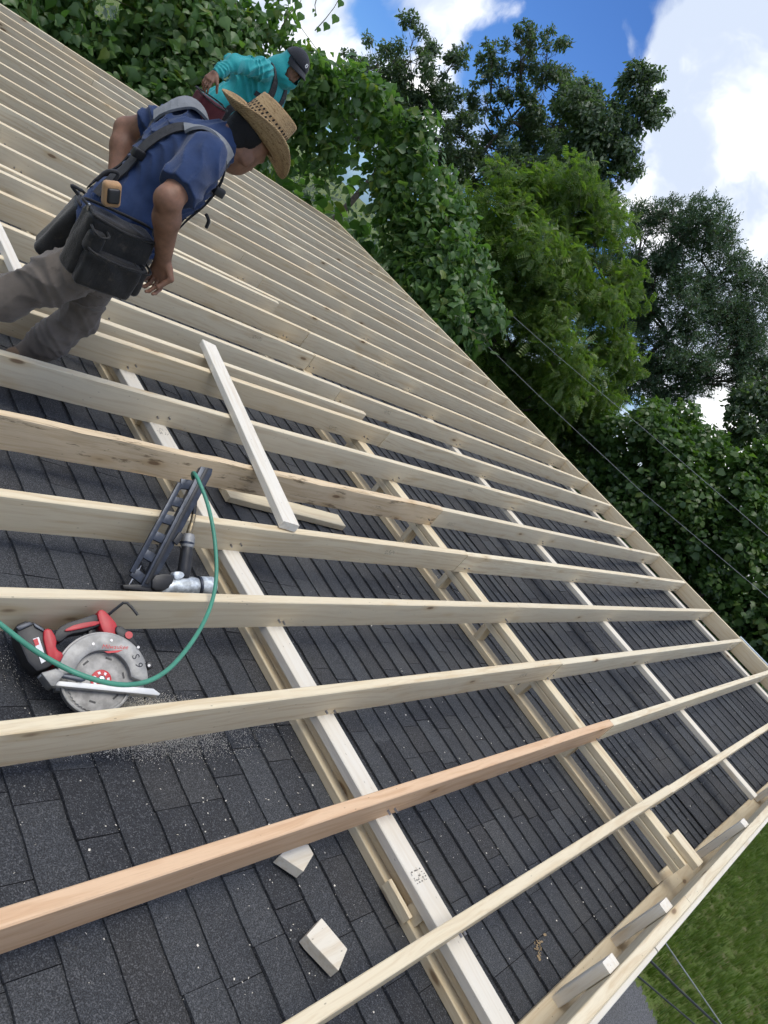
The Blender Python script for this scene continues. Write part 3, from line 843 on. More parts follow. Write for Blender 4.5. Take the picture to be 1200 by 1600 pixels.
# feathery green tree
spec = [(800, 330, 70, 0), (870, 310, 75, .6), (930, 380, 70, .8), (760, 400, 60, .2), (840, 400, 85, -.4), (900, 460, 80, .2), (960, 470, 45, .8), (800, 480, 75, 0), (870, 550, 85, -.3),
        (945, 545, 50, .5), (800, 580, 70, .6), (880, 620, 75, .5), (930, 640, 60, 1.0), (820, 640, 60, 1.0), (770, 500, 50, .8), (875, 690, 70, 1.2), (738, 330, 48, .8), (748, 450, 48, .6), (978, 430, 40, .9), (985, 560, 38, .9), (765, 570, 60, .8), (850, 745, 70, 1.4), (800, 700, 60, 1.4), (905, 330, 55, .8), (840, 300, 45, .3)]
_, NT_['locust'] = tree('locust_tree', 'bright green feathery tree between the vine thicket and the dark cedar', spec, 17.0, 'locust', L_LOCUST, .175, 80, .45, .16, 31, droop=.25, out=.5, nsub=8, fsub=.40)
# tall sparse oaks behind
spec = [(640, 80, 48, 0), (590, 100, 40, .8), (675, 120, 50, 0), (620, 150, 48, .6), (700, 170, 52, .3), (650, 200, 60, .5), (725, 215, 42, .6), (570, 150, 45, 1.5), (700, 255, 55, 1.2), (545, 110, 26, 1), (720, 90, 22, .5), (600, 190, 55, .8), (560, 170, 50, 1.2), (640, 250, 60, 1.0), (740, 260, 50, 1.2), (770, 290, 50, 1.4)]
_, NT_['oak1'] = tree('oak_tree', 'tall dark sparse oak, left one, its crown just above the vine thicket', spec, 27.0, 'oak', L_OAK, .115, 200, .1, .22, 41, nsub=15, fsub=.25, group='tall oaks behind', spread=1.08, core=False)
spec = [(815, 65, 30, 0), (855, 85, 40, .4), (765, 85, 28, .5), (795, 125, 35, 0), (850, 140, 48, .3), (895, 140, 42, .8), (810, 185, 45, .2), (870, 200, 60, .2), (780, 205, 25, .3), (845, 245, 55, .8), (905, 210, 50, .3), (760, 150, 32, .4), (785, 240, 45, .6), (825, 290, 50, 1.0)]
_, NT_['oak2'] = tree('oak_tree', 'tall dark oak with forked bare limbs, sky showing through its right-hand crown', spec, 28.0, 'oak', L_OAK, .115, 200, .1, .22, 43, nsub=15, fsub=.25, group='tall oaks behind', spread=1.08, core=False)
spec = [(940, 180, 48, 0), (990, 140, 42, .4), (1015, 170, 36, .2), (920, 235, 60, 0), (970, 220, 50, .3), (870, 280, 55, 1.0), (935, 280, 42, .4), (985, 265, 22, .4), (790, 265, 40, 1.5), (900, 165, 34, .2)]
_, NT_['oak3'] = tree('oak_tree', 'dark dense oak leaning right towards the big white cloud', spec, 25.0, 'oak', L_OAK, .12, 200, .2, .24, 47, nsub=12, fsub=.32, group='tall oaks behind', spread=.95, droop=.8)
# cedar
spec = [(1000, 350, 32, .5), (1050, 345, 38, .3), (1105, 350, 48, 0), (1010, 410, 42, .3), (1065, 410, 50, 0), (1125, 400, 42, .2), (1000, 470, 45, .2), (1060, 480, 55, -.3), (1120, 470, 55, .1),
        (1180, 440, 40, .8), (1175, 500, 45, .5), (1010, 540, 50, 0), (1075, 550, 55, -.4), (1140, 545, 45, .2), (1180, 550, 28, .3), (1040, 600, 45, .3), (1100, 595, 35, .5), (975, 500, 35, .6), (970, 420, 35, .6), (985, 600, 48, .4), (1150, 595, 32, .4), (1200, 590, 40, .5), (1030, 650, 40, .6)]
_, NT_['cedar'] = tree('cedar_tree', 'dark blue-green cedar at the right with drooping plumes below the cloud', spec, 21.0, 'cedar', L_CEDAR, .23, 80, .2, .2, 53, droop=-.55, out=.4, nsub=11, fsub=.33, core=True, spread=.95)
# ivy-covered mounds
spec = [(1020, 690, 75, 0), (1080, 690, 65, .3), (960, 740, 65, .3), (1030, 780, 95, -.4), (1100, 770, 60, 0), (980, 850, 80, -.2), (1060, 870, 90, -.5), (1110, 840, 50, .2), (1020, 930, 70, 0), (900, 770, 60, 1.0), (930, 680, 45, .8), (870, 720, 60, 1.4), (1080, 940, 50, .2), (880, 800, 60, .8)]
_, NT_['ivy1'] = tree('ivy_bush', 'large rounded ivy-covered bush beyond the middle of the ridge', spec, 17.0, 'ivy', L_IVY, .105, 170, .70, .12, 61, droop=.7, out=1.1, nsub=7, fsub=.42, cat='bush', spread=.9)
spec = [(1170, 740, 55, .3), (1200, 800, 70, 0), (1150, 830, 50, .8), (1180, 900, 70, -.3), (1140, 960, 55, -.2), (1210, 970, 70, -.5), (1230, 720, 60, .5), (1180, 1030, 45, -.6), (1120, 920, 40, .6)]
_, NT_['ivy2'] = tree('ivy_bush', 'dark ivy-covered bush cut by the right edge, above the ridge', spec, 16.0, 'ivy', L_IVY, .105, 170, .70, .12, 67, droop=.7, out=1.1, nsub=7, fsub=.42, cat='bush', spread=.9)
spec = [(1150, 640, 28, 0), (1190, 620, 35, .3), (1185, 665, 40, 0), (1140, 680, 25, .5), (1230, 650, 50, 0)]
_, NT_['tree5'] = tree('leafy_tree', 'small dark leafy tree at the right edge under the white sky gap', spec, 20.0, 'oak', L_OAK, .13, 150, .3, .14, 71, nsub=8, fsub=.4)
# far wood closing the view under the trees
rng = np.random.default_rng(77); rs = random.Random(77)
far = []
for i in range(46):
    a = rad(10 + 95 * i / 45); d = 36 + rs.uniform(-3, 3); far.append((np.array([d * math.sin(a), d * math.cos(a), rs.uniform(1.2, 2.4)]), rs.uniform(1.8, 2.6)))
P_, fr, sz = clump_leaves('oak', far, 10, .34, .5, .5, .7, rng)
V, Fc = instance('oak', P_, fr, sz)
o = world_obj('far_thicket', V, Fc, L_OAK); tag(o, 'dark wood of low trees far behind', 'thicket', None, 'stuff'); NT_['far'] = len(Fc)

# lawn grass where it is seen close
rng = np.random.default_rng(5)
n = 70000
gx = rng.uniform(6.5, 34, n); gy = -rng.uniform(.7, 1, n) * 0 + rng.uniform(-8, 2.5, n)
P_ = np.stack([gx, gy, np.zeros(n)], 1)
px_, zc_ = world_frame_px(P_)
ok = (px_[:, 0] > 900) & (px_[:, 0] < 1330) & (px_[:, 1] > 980) & (px_[:, 1] < 1750)
# off the asphalt
de = np.interp(P_[:, 1], np.sort(drive_edge[:, 1]), drive_edge[np.argsort(drive_edge[:, 1]), 0])
ok &= P_[:, 0] > de + .02
P_ = P_[ok]; n = len(P_)
a = rng.uniform(0, 6.283, n); fr = np.zeros((n, 3, 3)); fr[:, 0, 0] = np.cos(a); fr[:, 1, 0] = np.sin(a); fr[:, 0, 1] = -np.sin(a); fr[:, 1, 1] = np.cos(a); fr[:, 2, 2] = 1
V, Fc = instance('blade', P_, fr, .06 + .16 * rng.random(n) ** 2)
o = world_obj('grass', V, Fc, L_GRASS); tag(o, 'tufts of lawn grass at the lower right', 'grass', None, 'stuff'); NT_['grass'] = len(Fc)

# ------------------------------------------------------------------ wires
WIRE = simple('grey_cable', (.26, .27, .275), .5); WIREB = simple('black_cable', (.012, .012, .013), .5)
def wire(label, pts, r, mat, sag=.0):
    P_ = [wat(x, y, d) for x, y, d in pts]; out = []
    for i in range(len(P_) - 1):
        for k in range(10):
            u = k / 10; q = P_[i] + (P_[i + 1] - P_[i]) * u; out.append(q)
    out.append(P_[-1]); mb = MB(); mb.tube(out, r, 6)
    return tag(world_obj('overhead_wire', mb.v, mb.f, mat, None, True), label, 'wire', None)
wire('lower grey wire crossing the dark bushes, nearer the ridge', [(730, 510, 14.6), (850, 626, 13.8), (1000, 766, 12.9), (1110, 858, 12.2), (1200, 934, 11.6), (1420, 1110, 10.4)], .0042, WIRE)
wire('upper grey wire crossing the green tree and ivy bush', [(770, 466, 15.6), (870, 555, 14.8), (1000, 665, 14.0), (1110, 760, 13.3), (1200, 838, 12.7), (1420, 1020, 11.5)], .0042, WIRE)
wire('pale thin wire over the lawn, right of the black cables', [(1000, 1420, 4.6), (1036, 1468, 4.9), (1127, 1600, 5.8), (1230, 1750, 7)], .0042, WIRE)
wire('thick black cable over the lawn, between the other two', [(975, 1464, 4.6), (1012, 1497, 4.9), (1060, 1545, 5.3), (1119, 1600, 5.8), (1260, 1730, 7)], .0075, WIREB)
wire('thin black cable over the driveway edge, lowest of the three', [(960, 1494, 4.6), (993, 1522, 4.9), (1085, 1600, 5.7), (1230, 1725, 7)], .0055, WIREB)
# ------------------------------------------------------------------ tools
RED = simple('red_plastic', (.42, .022, .028), .42, var=.12, scale=30)
BLK = simple('black_plastic', (.018, .018, .019), .45, var=.25, scale=50, bump=.12, bscale=500)
GUNM = simple('gunmetal', (.050, .057, .072), .36, .55, var=.25, scale=35)
GREY = simple('cast_magnesium', (.29, .285, .27), .5, .3, var=.25, scale=25, bump=.08, bscale=300)
SILV = simple('scuffed_aluminium', (.52, .56, .58), .5, .45, var=.4, scale=40)
BRASS = simple('dirty_brass', (.30, .24, .15), .42, .8, var=.3, scale=60)
LABEL_W = simple('label_white', (.75, .75, .74), .5)
LABEL_R = simple('label_red', (.50, .03, .035), .5)
MARK = simple('marker_ink', (.05, .05, .055), .8)
HOSE = simple('green_hose', (.060, .25, .165), .45, var=.15, scale=12)
BLADE = simple('blade_steel', (.25, .245, .235), .55, .55, var=.3, scale=30)

class Tool:
    """a flat-lying tool: outline pixels become metres on a tilted plane"""
    def __init__(s, name, label, cat, cpx, Zc, nrm, ux_px, base_drop):
        w_ = np.array(nrm, float); w_ /= np.linalg.norm(w_)
        p0 = atZ(*cpx, Zc); s.w = w_; s.p0 = p0
        def on(px, py):
            r_ = ray(px, py); return r_ * (p0.dot(w_) / r_.dot(w_))
        s.on = on
        u = on(*ux_px[1]) - on(*ux_px[0]); u /= np.linalg.norm(u); v = np.cross(w_, u); s.u, s.v = u, v
        M = Matrix([[u[0], v[0], w_[0], p0[0]], [u[1], v[1], w_[1], p0[1]], [u[2], v[2], w_[2], p0[2]], [0, 0, 0, 1]])
        s.M = RW @ M @ Matrix.Translation((0, 0, -base_drop))
        s.drop = base_drop
        s.root = empty(name, s.M, label, cat)
    def L(s, px, py):
        d = s.on(px, py) - s.p0; return (float(d.dot(s.u)), float(d.dot(s.v)))
    def poly(s, pts, z0, z1, scale=None, off=(0, 0)):
        if scale: pts = [(x / scale + off[0], y / scale + off[1]) for x, y in pts]
        q = [s.L(*p_) for p_ in pts]
        # counter-clockwise seen from +z
        a = sum(q[i][0] * q[(i + 1) % len(q)][1] - q[(i + 1) % len(q)][0] * q[i][1] for i in range(len(q)))
        if a < 0: q = q[::-1]
        m = MB(); m.prism([(x, y, z0 + s.drop) for x, y in q], (0, 0, z1 - z0)); return m
    def part(s, name, mb, mat, bevel=.002, parent=None, smooth=True):
        o = mb.build(name, mat, parent or s.root, None, smooth=smooth, bevel=bevel, auto=True); return o
def smooth_poly(pts, n=4):
    """rounds an outline by Chaikin corner cutting"""
    p_ = [np.array(q, float) for q in pts]
    for _ in range(n - 2):
        o = []
        for i in range(len(p_)):
            a, b = p_[i], p_[(i + 1) % len(p_)]; o += [a * .75 + b * .25, a * .25 + b * .75]
        p_ = o
    return [tuple(q) for q in p_]
def arc(cx, cy, r, a0, a1, n=20):
    return [(cx + r * math.cos(rad(a0 + (a1 - a0) * i / n)), cy - r * math.sin(rad(a0 + (a1 - a0) * i / n))) for i in range(n + 1)]

# --- circular saw, lying on its motor side between two rafters
saw = Tool('circular_saw', 'red and black cordless circular saw with grey guard lying on the shingles', 'circular saw', (158, 1062), -1.555, (-.30, -.40, .86), ((62, 1060), (246, 1086)), .11)
C0 = (158, 1062)
def P3(pts): return [(x / 3, y / 3 + 680) for x, y in pts]
# upper guard: a thick crescent with a window onto the blade
outer = arc(*C0, 71, -6, 176, 30); inner = arc(*C0, 44, 168, 4, 24)
saw.part('blade_guard', saw.poly(outer + inner, -.012, .016), GREY, .004)
saw.part('guard_back', saw.poly(arc(*C0, 69, -4, 178, 30) + [(88, 1078), (228, 1080)], -.045, -.0125), GREY, .004)
o = saw.part('guard_rim', saw.poly(arc(*C0, 74, 20, 160, 26) + arc(*C0, 69, 160, 20, 26), -.040, .006), GREY, .002)
# blade with its slots and the lower guard
bl = MB(); n_ = 48
cx_, cy_ = saw.L(*C0); rr0 = np.hypot(*(np.array(saw.L(158, 1122)) - (cx_, cy_))) * .86
pts = []
for i in range(n_):
    a0 = 2 * math.pi * i / n_; pts += [(cx_ + rr0 * 1.0 * math.cos(a0), cy_ + rr0 * math.sin(a0), -.0065 + saw.drop), (cx_ + rr0 * .955 * math.cos(a0 + .09), cy_ + rr0 * .955 * math.sin(a0 + .09), -.0065 + saw.drop)]
bl.prism(pts, (0, 0, .002)); bob = saw.part('blade', bl, BLADE, 0, smooth=False)
for k in range(6):
    a0 = 2 * math.pi * k / 6 + .35; m_ = MB()
    c = (cx_ + rr0 * .70 * math.cos(a0), cy_ + rr0 * .70 * math.sin(a0)); t_ = (-math.sin(a0), math.cos(a0)); r_ = (math.cos(a0), math.sin(a0))
    q = [(c[0] + t_[0] * s1 * .009 + r_[0] * s2 * .0028, c[1] + t_[1] * s1 * .009 + r_[1] * s2 * .0028, -.0043 + saw.drop) for s1, s2 in ((-1, -1), (1, -1), (1, 1), (-1, 1))]
    m_.add(q, [(0, 1, 2, 3)]); saw.part('vent_slot', m_, BLK, 0, bob, False)
m_ = MB(); m_.lathe([(.0, 0), (.028, 0), (.028, .004), (.026, .005), (0, .005)], Matrix.Translation((cx_, cy_, -.004 + saw.drop)), 28)
lab = saw.part('hub_label', m_, LABEL_R, 0)
m_ = MB(); m_.lathe([(0, 0), (.012, 0), (.012, .006), (.008, .009), (0, .009)], Matrix.Translation((cx_, cy_, .001 + saw.drop)), 6); saw.part('arbor_bolt', m_, STEEL, .001, lab)
for k in range(7):
    a0 = 2 * math.pi * k / 7; m_ = MB(); r0_, r1_ = .016, .023
    q = [(cx_ + r0_ * math.cos(a0), cy_ + r0_ * math.sin(a0), .0014 + saw.drop), (cx_ + r1_ * math.cos(a0 + .1), cy_ + r1_ * math.sin(a0 + .1), .0014 + saw.drop), (cx_ + r1_ * math.cos(a0 + .42), cy_ + r1_ * math.sin(a0 + .42), .0014 + saw.drop), (cx_ + r0_ * math.cos(a0 + .42), cy_ + r0_ * math.sin(a0 + .42), .0014 + saw.drop)]
    m_.add(q, [(0, 1, 2, 3)]); saw.part('label_mark', m_, LABEL_W, 0, lab, False)
lg = arc(150, 1062, 55, 182, 356, 26) + arc(150, 1062, 14, 356, 182, 8)
saw.part('lower_guard', saw.poly(lg, -.020, -.009), GREY, .003)
saw.part('lower_guard_rim', saw.poly(arc(150, 1062, 57, 184, 354, 26) + arc(150, 1062, 52, 354, 184, 26), -.022, .004), GREY, .0015)
# shoe: a plate seen on its edge, with the rear bracket
saw.part('shoe', saw.poly([(60, 1056), (78, 1073), (244, 1089), (247, 1086), (236, 1078), (85, 1066), (72, 1052)], -.020, .022), WHITE_PAINT, .002)
saw.part('shoe_bracket', saw.poly(P3([(180, 1125), (250, 1105), (290, 1130), (240, 1190), (225, 1185)]), -.03, .035), GREY, .003)
saw.part('depth_lever', saw.poly(P3([(265, 1125), (380, 1140), (392, 1158), (370, 1166), (262, 1142)]), .018, .030), GUNM, .003)
# battery, motor end, handle, head
bt = saw.part('battery', saw.poly(smooth_poly(P3([(52, 902), (135, 866), (225, 918), (262, 1062), (232, 1090), (150, 1120)]), 3), -.075, .010), BLK, .006)
saw.part('battery_label', saw.poly(P3([(150, 960), (178, 950), (215, 1060), (190, 1075)]), .0105, .0115), LABEL_W, 0, bt)
saw.part('battery_mark', saw.poly(P3([(151, 964), (170, 956), (180, 985), (162, 993)]), .0118, .0124), LABEL_R, 0, bt)
saw.part('battery_ridge', saw.poly(P3([(70, 905), (135, 880), (150, 892), (84, 922)]), .0105, .015), GUNM, .001, bt)
saw.part('battery_ridge', saw.poly(P3([(150, 885), (200, 912), (206, 930), (160, 905)]), .0105, .015), GUNM, .001, bt)
saw.part('motor_housing', saw.poly(smooth_poly(P3([(188, 925), (228, 905), (262, 960), (255, 1010), (300, 1030), (262, 1088), (225, 1070)]), 3), -.080, .018), RED, .005)
hd = saw.part('handle', saw.poly(smooth_poly(P3([(255, 925), (300, 880), (400, 850), (462, 828), (500, 880), (440, 900), (400, 918), (330, 928), (290, 965), (265, 962)]), 3), -.055, -.010), BLK, .006)
saw.part('handle_inlay', saw.poly(smooth_poly(P3([(300, 912), (360, 882), (470, 866), (468, 886), (380, 905), (318, 918)]), 3), -.0095, -.004), RED, .001, hd)
saw.part('trigger', saw.poly(smooth_poly(P3([(418, 905), (450, 895), (448, 925), (430, 935)]), 3), -.045, -.02), BLK, .002, hd)
saw.part('handle_head', saw.poly(smooth_poly(P3([(455, 825), (478, 812), (505, 830), (558, 892), (540, 930), (560, 955), (500, 950), (470, 890)]), 3), -.065, -.002), RED, .005)
saw.part('front_grip', saw.poly(smooth_poly(P3([(535, 905), (560, 888), (612, 930), (648, 985), (640, 1005), (600, 975), (555, 950)]), 3), -.06, .004), BLK, .006)
m_ = MB(); m_.lathe([(0, 0), (.011, 0), (.011, .003), (0, .003)], Matrix.Translation((*saw.L(600 / 3, 680 + 940 / 3), .0065 + saw.drop)), 14); saw.part('red_button', m_, RED, 0)
m_ = MB(); m_.lathe([(0, 0), (.012, 0), (.012, .02), (.009, .024), (0, .024)], Matrix.Translation((*saw.L(700 / 3, 680 + 1078 / 3), -.02 + saw.drop)), 12); saw.part('knob', m_, BLK, .001)
hk = [np.array((*saw.L(x / 3, y / 3 + 680), z + saw.drop)) for x, y, z in ((512, 838, -.02), (540, 815, -.005), (572, 791, .01), (590, 793, .014), (612, 815, .014), (640, 848, .012))]
m_ = MB(); m_.tube(hk, .0042, 8); saw.part('rafter_hook', m_, BLK, 0)
for (x, y) in ((515, 968), (640, 1000), (430, 985), (690, 1085)):
    m_ = MB(); m_.lathe([(0, 0), (.0042, 0), (.0042, .002), (0, .002)], Matrix.Translation((*saw.L(x / 3, y / 3 + 680), .0155 + saw.drop)), 10); saw.part('screw', m_, NAIL, 0)
def text_mesh(txt, size, shear=0.0):
    cu = bpy.data.curves.new('txt', 'FONT'); cu.body = txt; cu.size = size; cu.shear = shear; cu.align_x = 'CENTER'; cu.align_y = 'CENTER'; cu.extrude = .0002
    ob = bpy.data.objects.new('txt', cu); COL.objects.link(ob)
    me = bpy.data.meshes.new_from_object(ob.evaluated_get(bpy.context.evaluated_depsgraph_get()))
    bpy.data.objects.remove(ob, do_unlink=True); bpy.data.curves.remove(cu); return me
def decal(parent, txt, loc, ang, size, mat, shear=0.0, name='lettering'):
    return link(name, text_mesh(txt, size, shear), mat, parent, Matrix.Translation(loc) @ Matrix.Rotation(ang, 4, 'Z'))
x_, y_ = saw.L(177, 1013); decal(saw.root, 'Milwaukee', (x_, y_, .0165 + saw.drop), rad(8), .017, LABEL_R, .3)
m_ = saw.poly(P3([(480, 1020), (570, 1012), (545, 1024), (500, 1028)]), .0163, .0166); saw.part('lettering', m_, LABEL_R, 0, None, False)
x_, y_ = saw.L(209, 1028); decal(saw.root, 'S', (x_, y_, .0165 + saw.drop), rad(-62), .030, MARK)
x_, y_ = saw.L(214, 1041); decal(saw.root, '9', (x_, y_, .0165 + saw.drop), rad(-74), .030, MARK)

# --- framing nailer leaning on a rafter
gun = Tool('nail_gun', 'silver and black framing nail gun with a long dark magazine leaning on a rafter', 'nail gun', (262, 830), -1.455, (-.26, -.60, .76), ((230, 830), (310, 830)), .05)
gun.part('magazine_rail', gun.poly(P3([(937, 148), (992, 160), (986, 188), (702, 724), (650, 716)]), -.020, .012), GUNM, .003)
gun.part('magazine_rib', gun.poly(P3([(955, 158), (972, 160), (690, 700), (672, 696)]), .0122, .017), BLK, .001)
A_, B_ = np.array([845., 226.]), np.array([618., 645.]); C_, D_ = np.array([925., 238.]), np.array([676., 690.])
def strip(p_, q, w_):
    d = q - p_; d /= np.linalg.norm(d); n = np.array([-d[1], d[0]]) * w_ / 2; return [tuple(p_ + n), tuple(q + n), tuple(q - n), tuple(p_ - n)]
gun.part('magazine_edge', gun.poly(P3(strip(A_, B_, 24)), -.012, .004), GUNM, .0015)
for u in (0, .19, .38, .57, .77, .985):
    p_ = A_ + (B_ - A_) * u; q = C_ + (D_ - C_) * u; wd = 44 if 0 < u < .9 else 46
    gun.part('magazine_bar', gun.poly(P3(strip(p_, q, wd)), -.011, .003), GUNM, .0015)
gun.part('nail_pusher', gun.poly(P3([(800, 500), (832, 455), (852, 470), (820, 520)]), .013, .022), BLK, .002)
nl = MB()
for k in range(5):
    p_ = np.array([606 + k * 9., 704 - k * 13.]); a = np.array((*gun.L(p_[0] / 3, p_[1] / 3 + 680), -.006 + gun.drop)); b = np.array((*gun.L((p_[0] + 22) / 3, (p_[1] - 42) / 3 + 680), -.006 + gun.drop)); nl.tube([a, b], .0017, 6)
gun.part('nail_strip', nl, STEEL, 0)
gun.part('nose', gun.poly(P3([(570, 702), (640, 700), (705, 712), (712, 735), (575, 722)]), -.018, .012), BLK, .002)
gun.part('cylinder_collar', gun.poly(smooth_poly(P3([(705, 660), (760, 650), (800, 655), (805, 690), (770, 730), (700, 735)]), 3), -.032, .022), BLK, .005)
def gtube(name, a, b, ra, rb, mat, z=0, seg=18, parent=None):
    p_ = np.array((*gun.L(a[0] / 3, a[1] / 3 + 680), z + gun.drop)); q = np.array((*gun.L(b[0] / 3, b[1] / 3 + 680), z + gun.drop))
    m_ = MB(); n = 6; m_.tube([p_ + (q - p_) * i / n for i in range(n + 1)], [(ra + (rb - ra) * i / n) * (.82 if i in (0, n) else 1) for i in range(n + 1)], seg)
    return gun.part(name, m_, mat, 0, parent)
bd = gtube('cylinder_body', (755, 712), (940, 708), .034, .036, SILV, -.012)
gtube('cylinder_cap', (938, 708), (1012, 706), .037, .034, SILV, -.012, parent=bd)
gtube('cap_ring', (930, 708), (944, 708), .0385, .0385, GUNM, -.012, parent=bd)
gun.part('trigger_guard', gun.poly(smooth_poly(P3([(800, 640), (850, 640), (860, 665), (812, 690)]), 3), -.02, .018), SILV, .004)
gtube('grip', (862, 668), (882, 520), .0245, .0225, BLK, -.006)
gtube('grip_cap', (880, 525), (888, 462), .0255, .023, GREY, -.006)
gtube('grip_band', (878, 512), (880, 500), .0268, .0268, GUNM, -.006)
gtube('hose_fitting', (889, 462), (903, 412), .012, .010, BRASS, -.006)
gtube('hose_coupler', (903, 414), (912, 370), .0088, .0088, BRASS, -.006)
gtube('hose_sleeve', (911, 372), (924, 250), .0085, .0075, BLK, -.006)

# --- green air hose
hp = [(-90, 905, -1.47), (0, 975, -1.455), (60, 1020, -1.43), (130, 1056, -1.415), (200, 1070, -1.42), (255, 1052, -1.43), (300, 1003, -1.438), (328, 950, -1.437), (338, 900, -1.40), (335, 840, -1.34), (325, 790, -1.29), (312, 755, -1.262), (304, 740, -1.265), (301, 741, -1.30), (303, 752, -1.345), (307, 765, -1.385)]
ctrl = [atZ(*q) for q in hp]
def catmull(P_, n=8):
    o = []
    for i in range(len(P_) - 1):
        a, b, c, d = P_[max(i - 1, 0)], P_[i], P_[i + 1], P_[min(i + 2, len(P_) - 1)]
        for k in range(n):
            t = k / n; o.append(.5 * ((2 * b) + (c - a) * t + (2 * a - 5 * b + 4 * c - d) * t * t + (3 * b - a - 3 * c + d) * t ** 3))
    return o + [P_[-1]]
mb = MB(); mb.tube([to_world(q) for q in catmull(ctrl)], .0068, 12)
tag(world_obj('air_hose', mb.v, mb.f, HOSE, None, True), 'green rubber air hose looping over the saw up to the nail gun', 'hose')

# --- chips and sawdust on the shingles
SAWD = simple('sawdust', (.76, .72, .63), .9, var=.12)
def flecks(n, cx, cy, sx, sy, size, seed, elong=1.0):
    r_ = np.random.default_rng(seed); V = []; Fc = []
    for i in range(n):
        px, py = r_.normal(cx, sx), r_.normal(cy, sy); P_ = atZ(px, py, zs(1.5))
        for _ in range(3): P_ = atZ(px, py, zs(P_[0]) + .007)
        if not (-1 < P_[0] < 8.3 and -.2 < P_[1] < 9.4): continue
        a = r_.uniform(0, 6.28); l = size * r_.uniform(.5, 1.4); wd = l / (1 + elong * r_.random() * 3); c, s_ = math.cos(a), math.sin(a)
        z = P_[2] + .0012 + r_.random() * .001; b = len(V)
        for (u, v, h) in ((-l, -wd, 0), (l, -wd, 0), (l, wd, .0016), (-l, wd, .0016)): V.append((P_[0] + u * c - v * s_, P_[1] + u * s_ + v * c, z + h))
        Fc.append((b, b + 1, b + 2, b + 3))
    return V, Fc
V1, F1 = [], []
def addf(VF):
    b = len(V1); V1.extend(VF[0]); F1.extend([tuple(i + b for i in f) for f in VF[1]])
addf(flecks(9000, 232, 1108, 38, 9, .0008, 1)); addf(flecks(10000, 240, 1160, 66, 13, .0008, 2)); addf(flecks(2200, 340, 1148, 45, 12, .0007, 3)); addf(flecks(700, 40, 1035, 30, 22, .0008, 4))
o = world_obj('sawdust', np.array(V1) @ RW3.T + ORG, F1, SAWD); tag(o, 'pale sawdust dusting the shingles under the circular saw', 'sawdust', None, 'stuff')
V1, F1 = [], []
addf(flecks(500, 400, 1300, 330, 190, .0020, 5, 1.5)); addf(flecks(260, 850, 1250, 200, 150, .0026, 6, 2)); addf(flecks(120, 720, 900, 60, 30, .0025, 7)); addf(flecks(260, 980, 1130, 110, 100, .003, 8, 1.5))
o = world_obj('wood_chips', np.array(V1) @ RW3.T + ORG, F1, SAWD); tag(o, 'tiny wood chips scattered over the dark shingles', 'chips', None, 'stuff')
DRY = simple('dry_leaf', (.30, .22, .12), .8)
V1, F1 = [], []
addf(flecks(26, 843, 1480, 5, 8, .006, 9, 2)); o = world_obj('dry_leaves', np.array(V1) @ RW3.T + ORG, F1, DRY); tag(o, 'crumbled dry leaf on the shingles near the gable', 'debris', None, 'stuff')
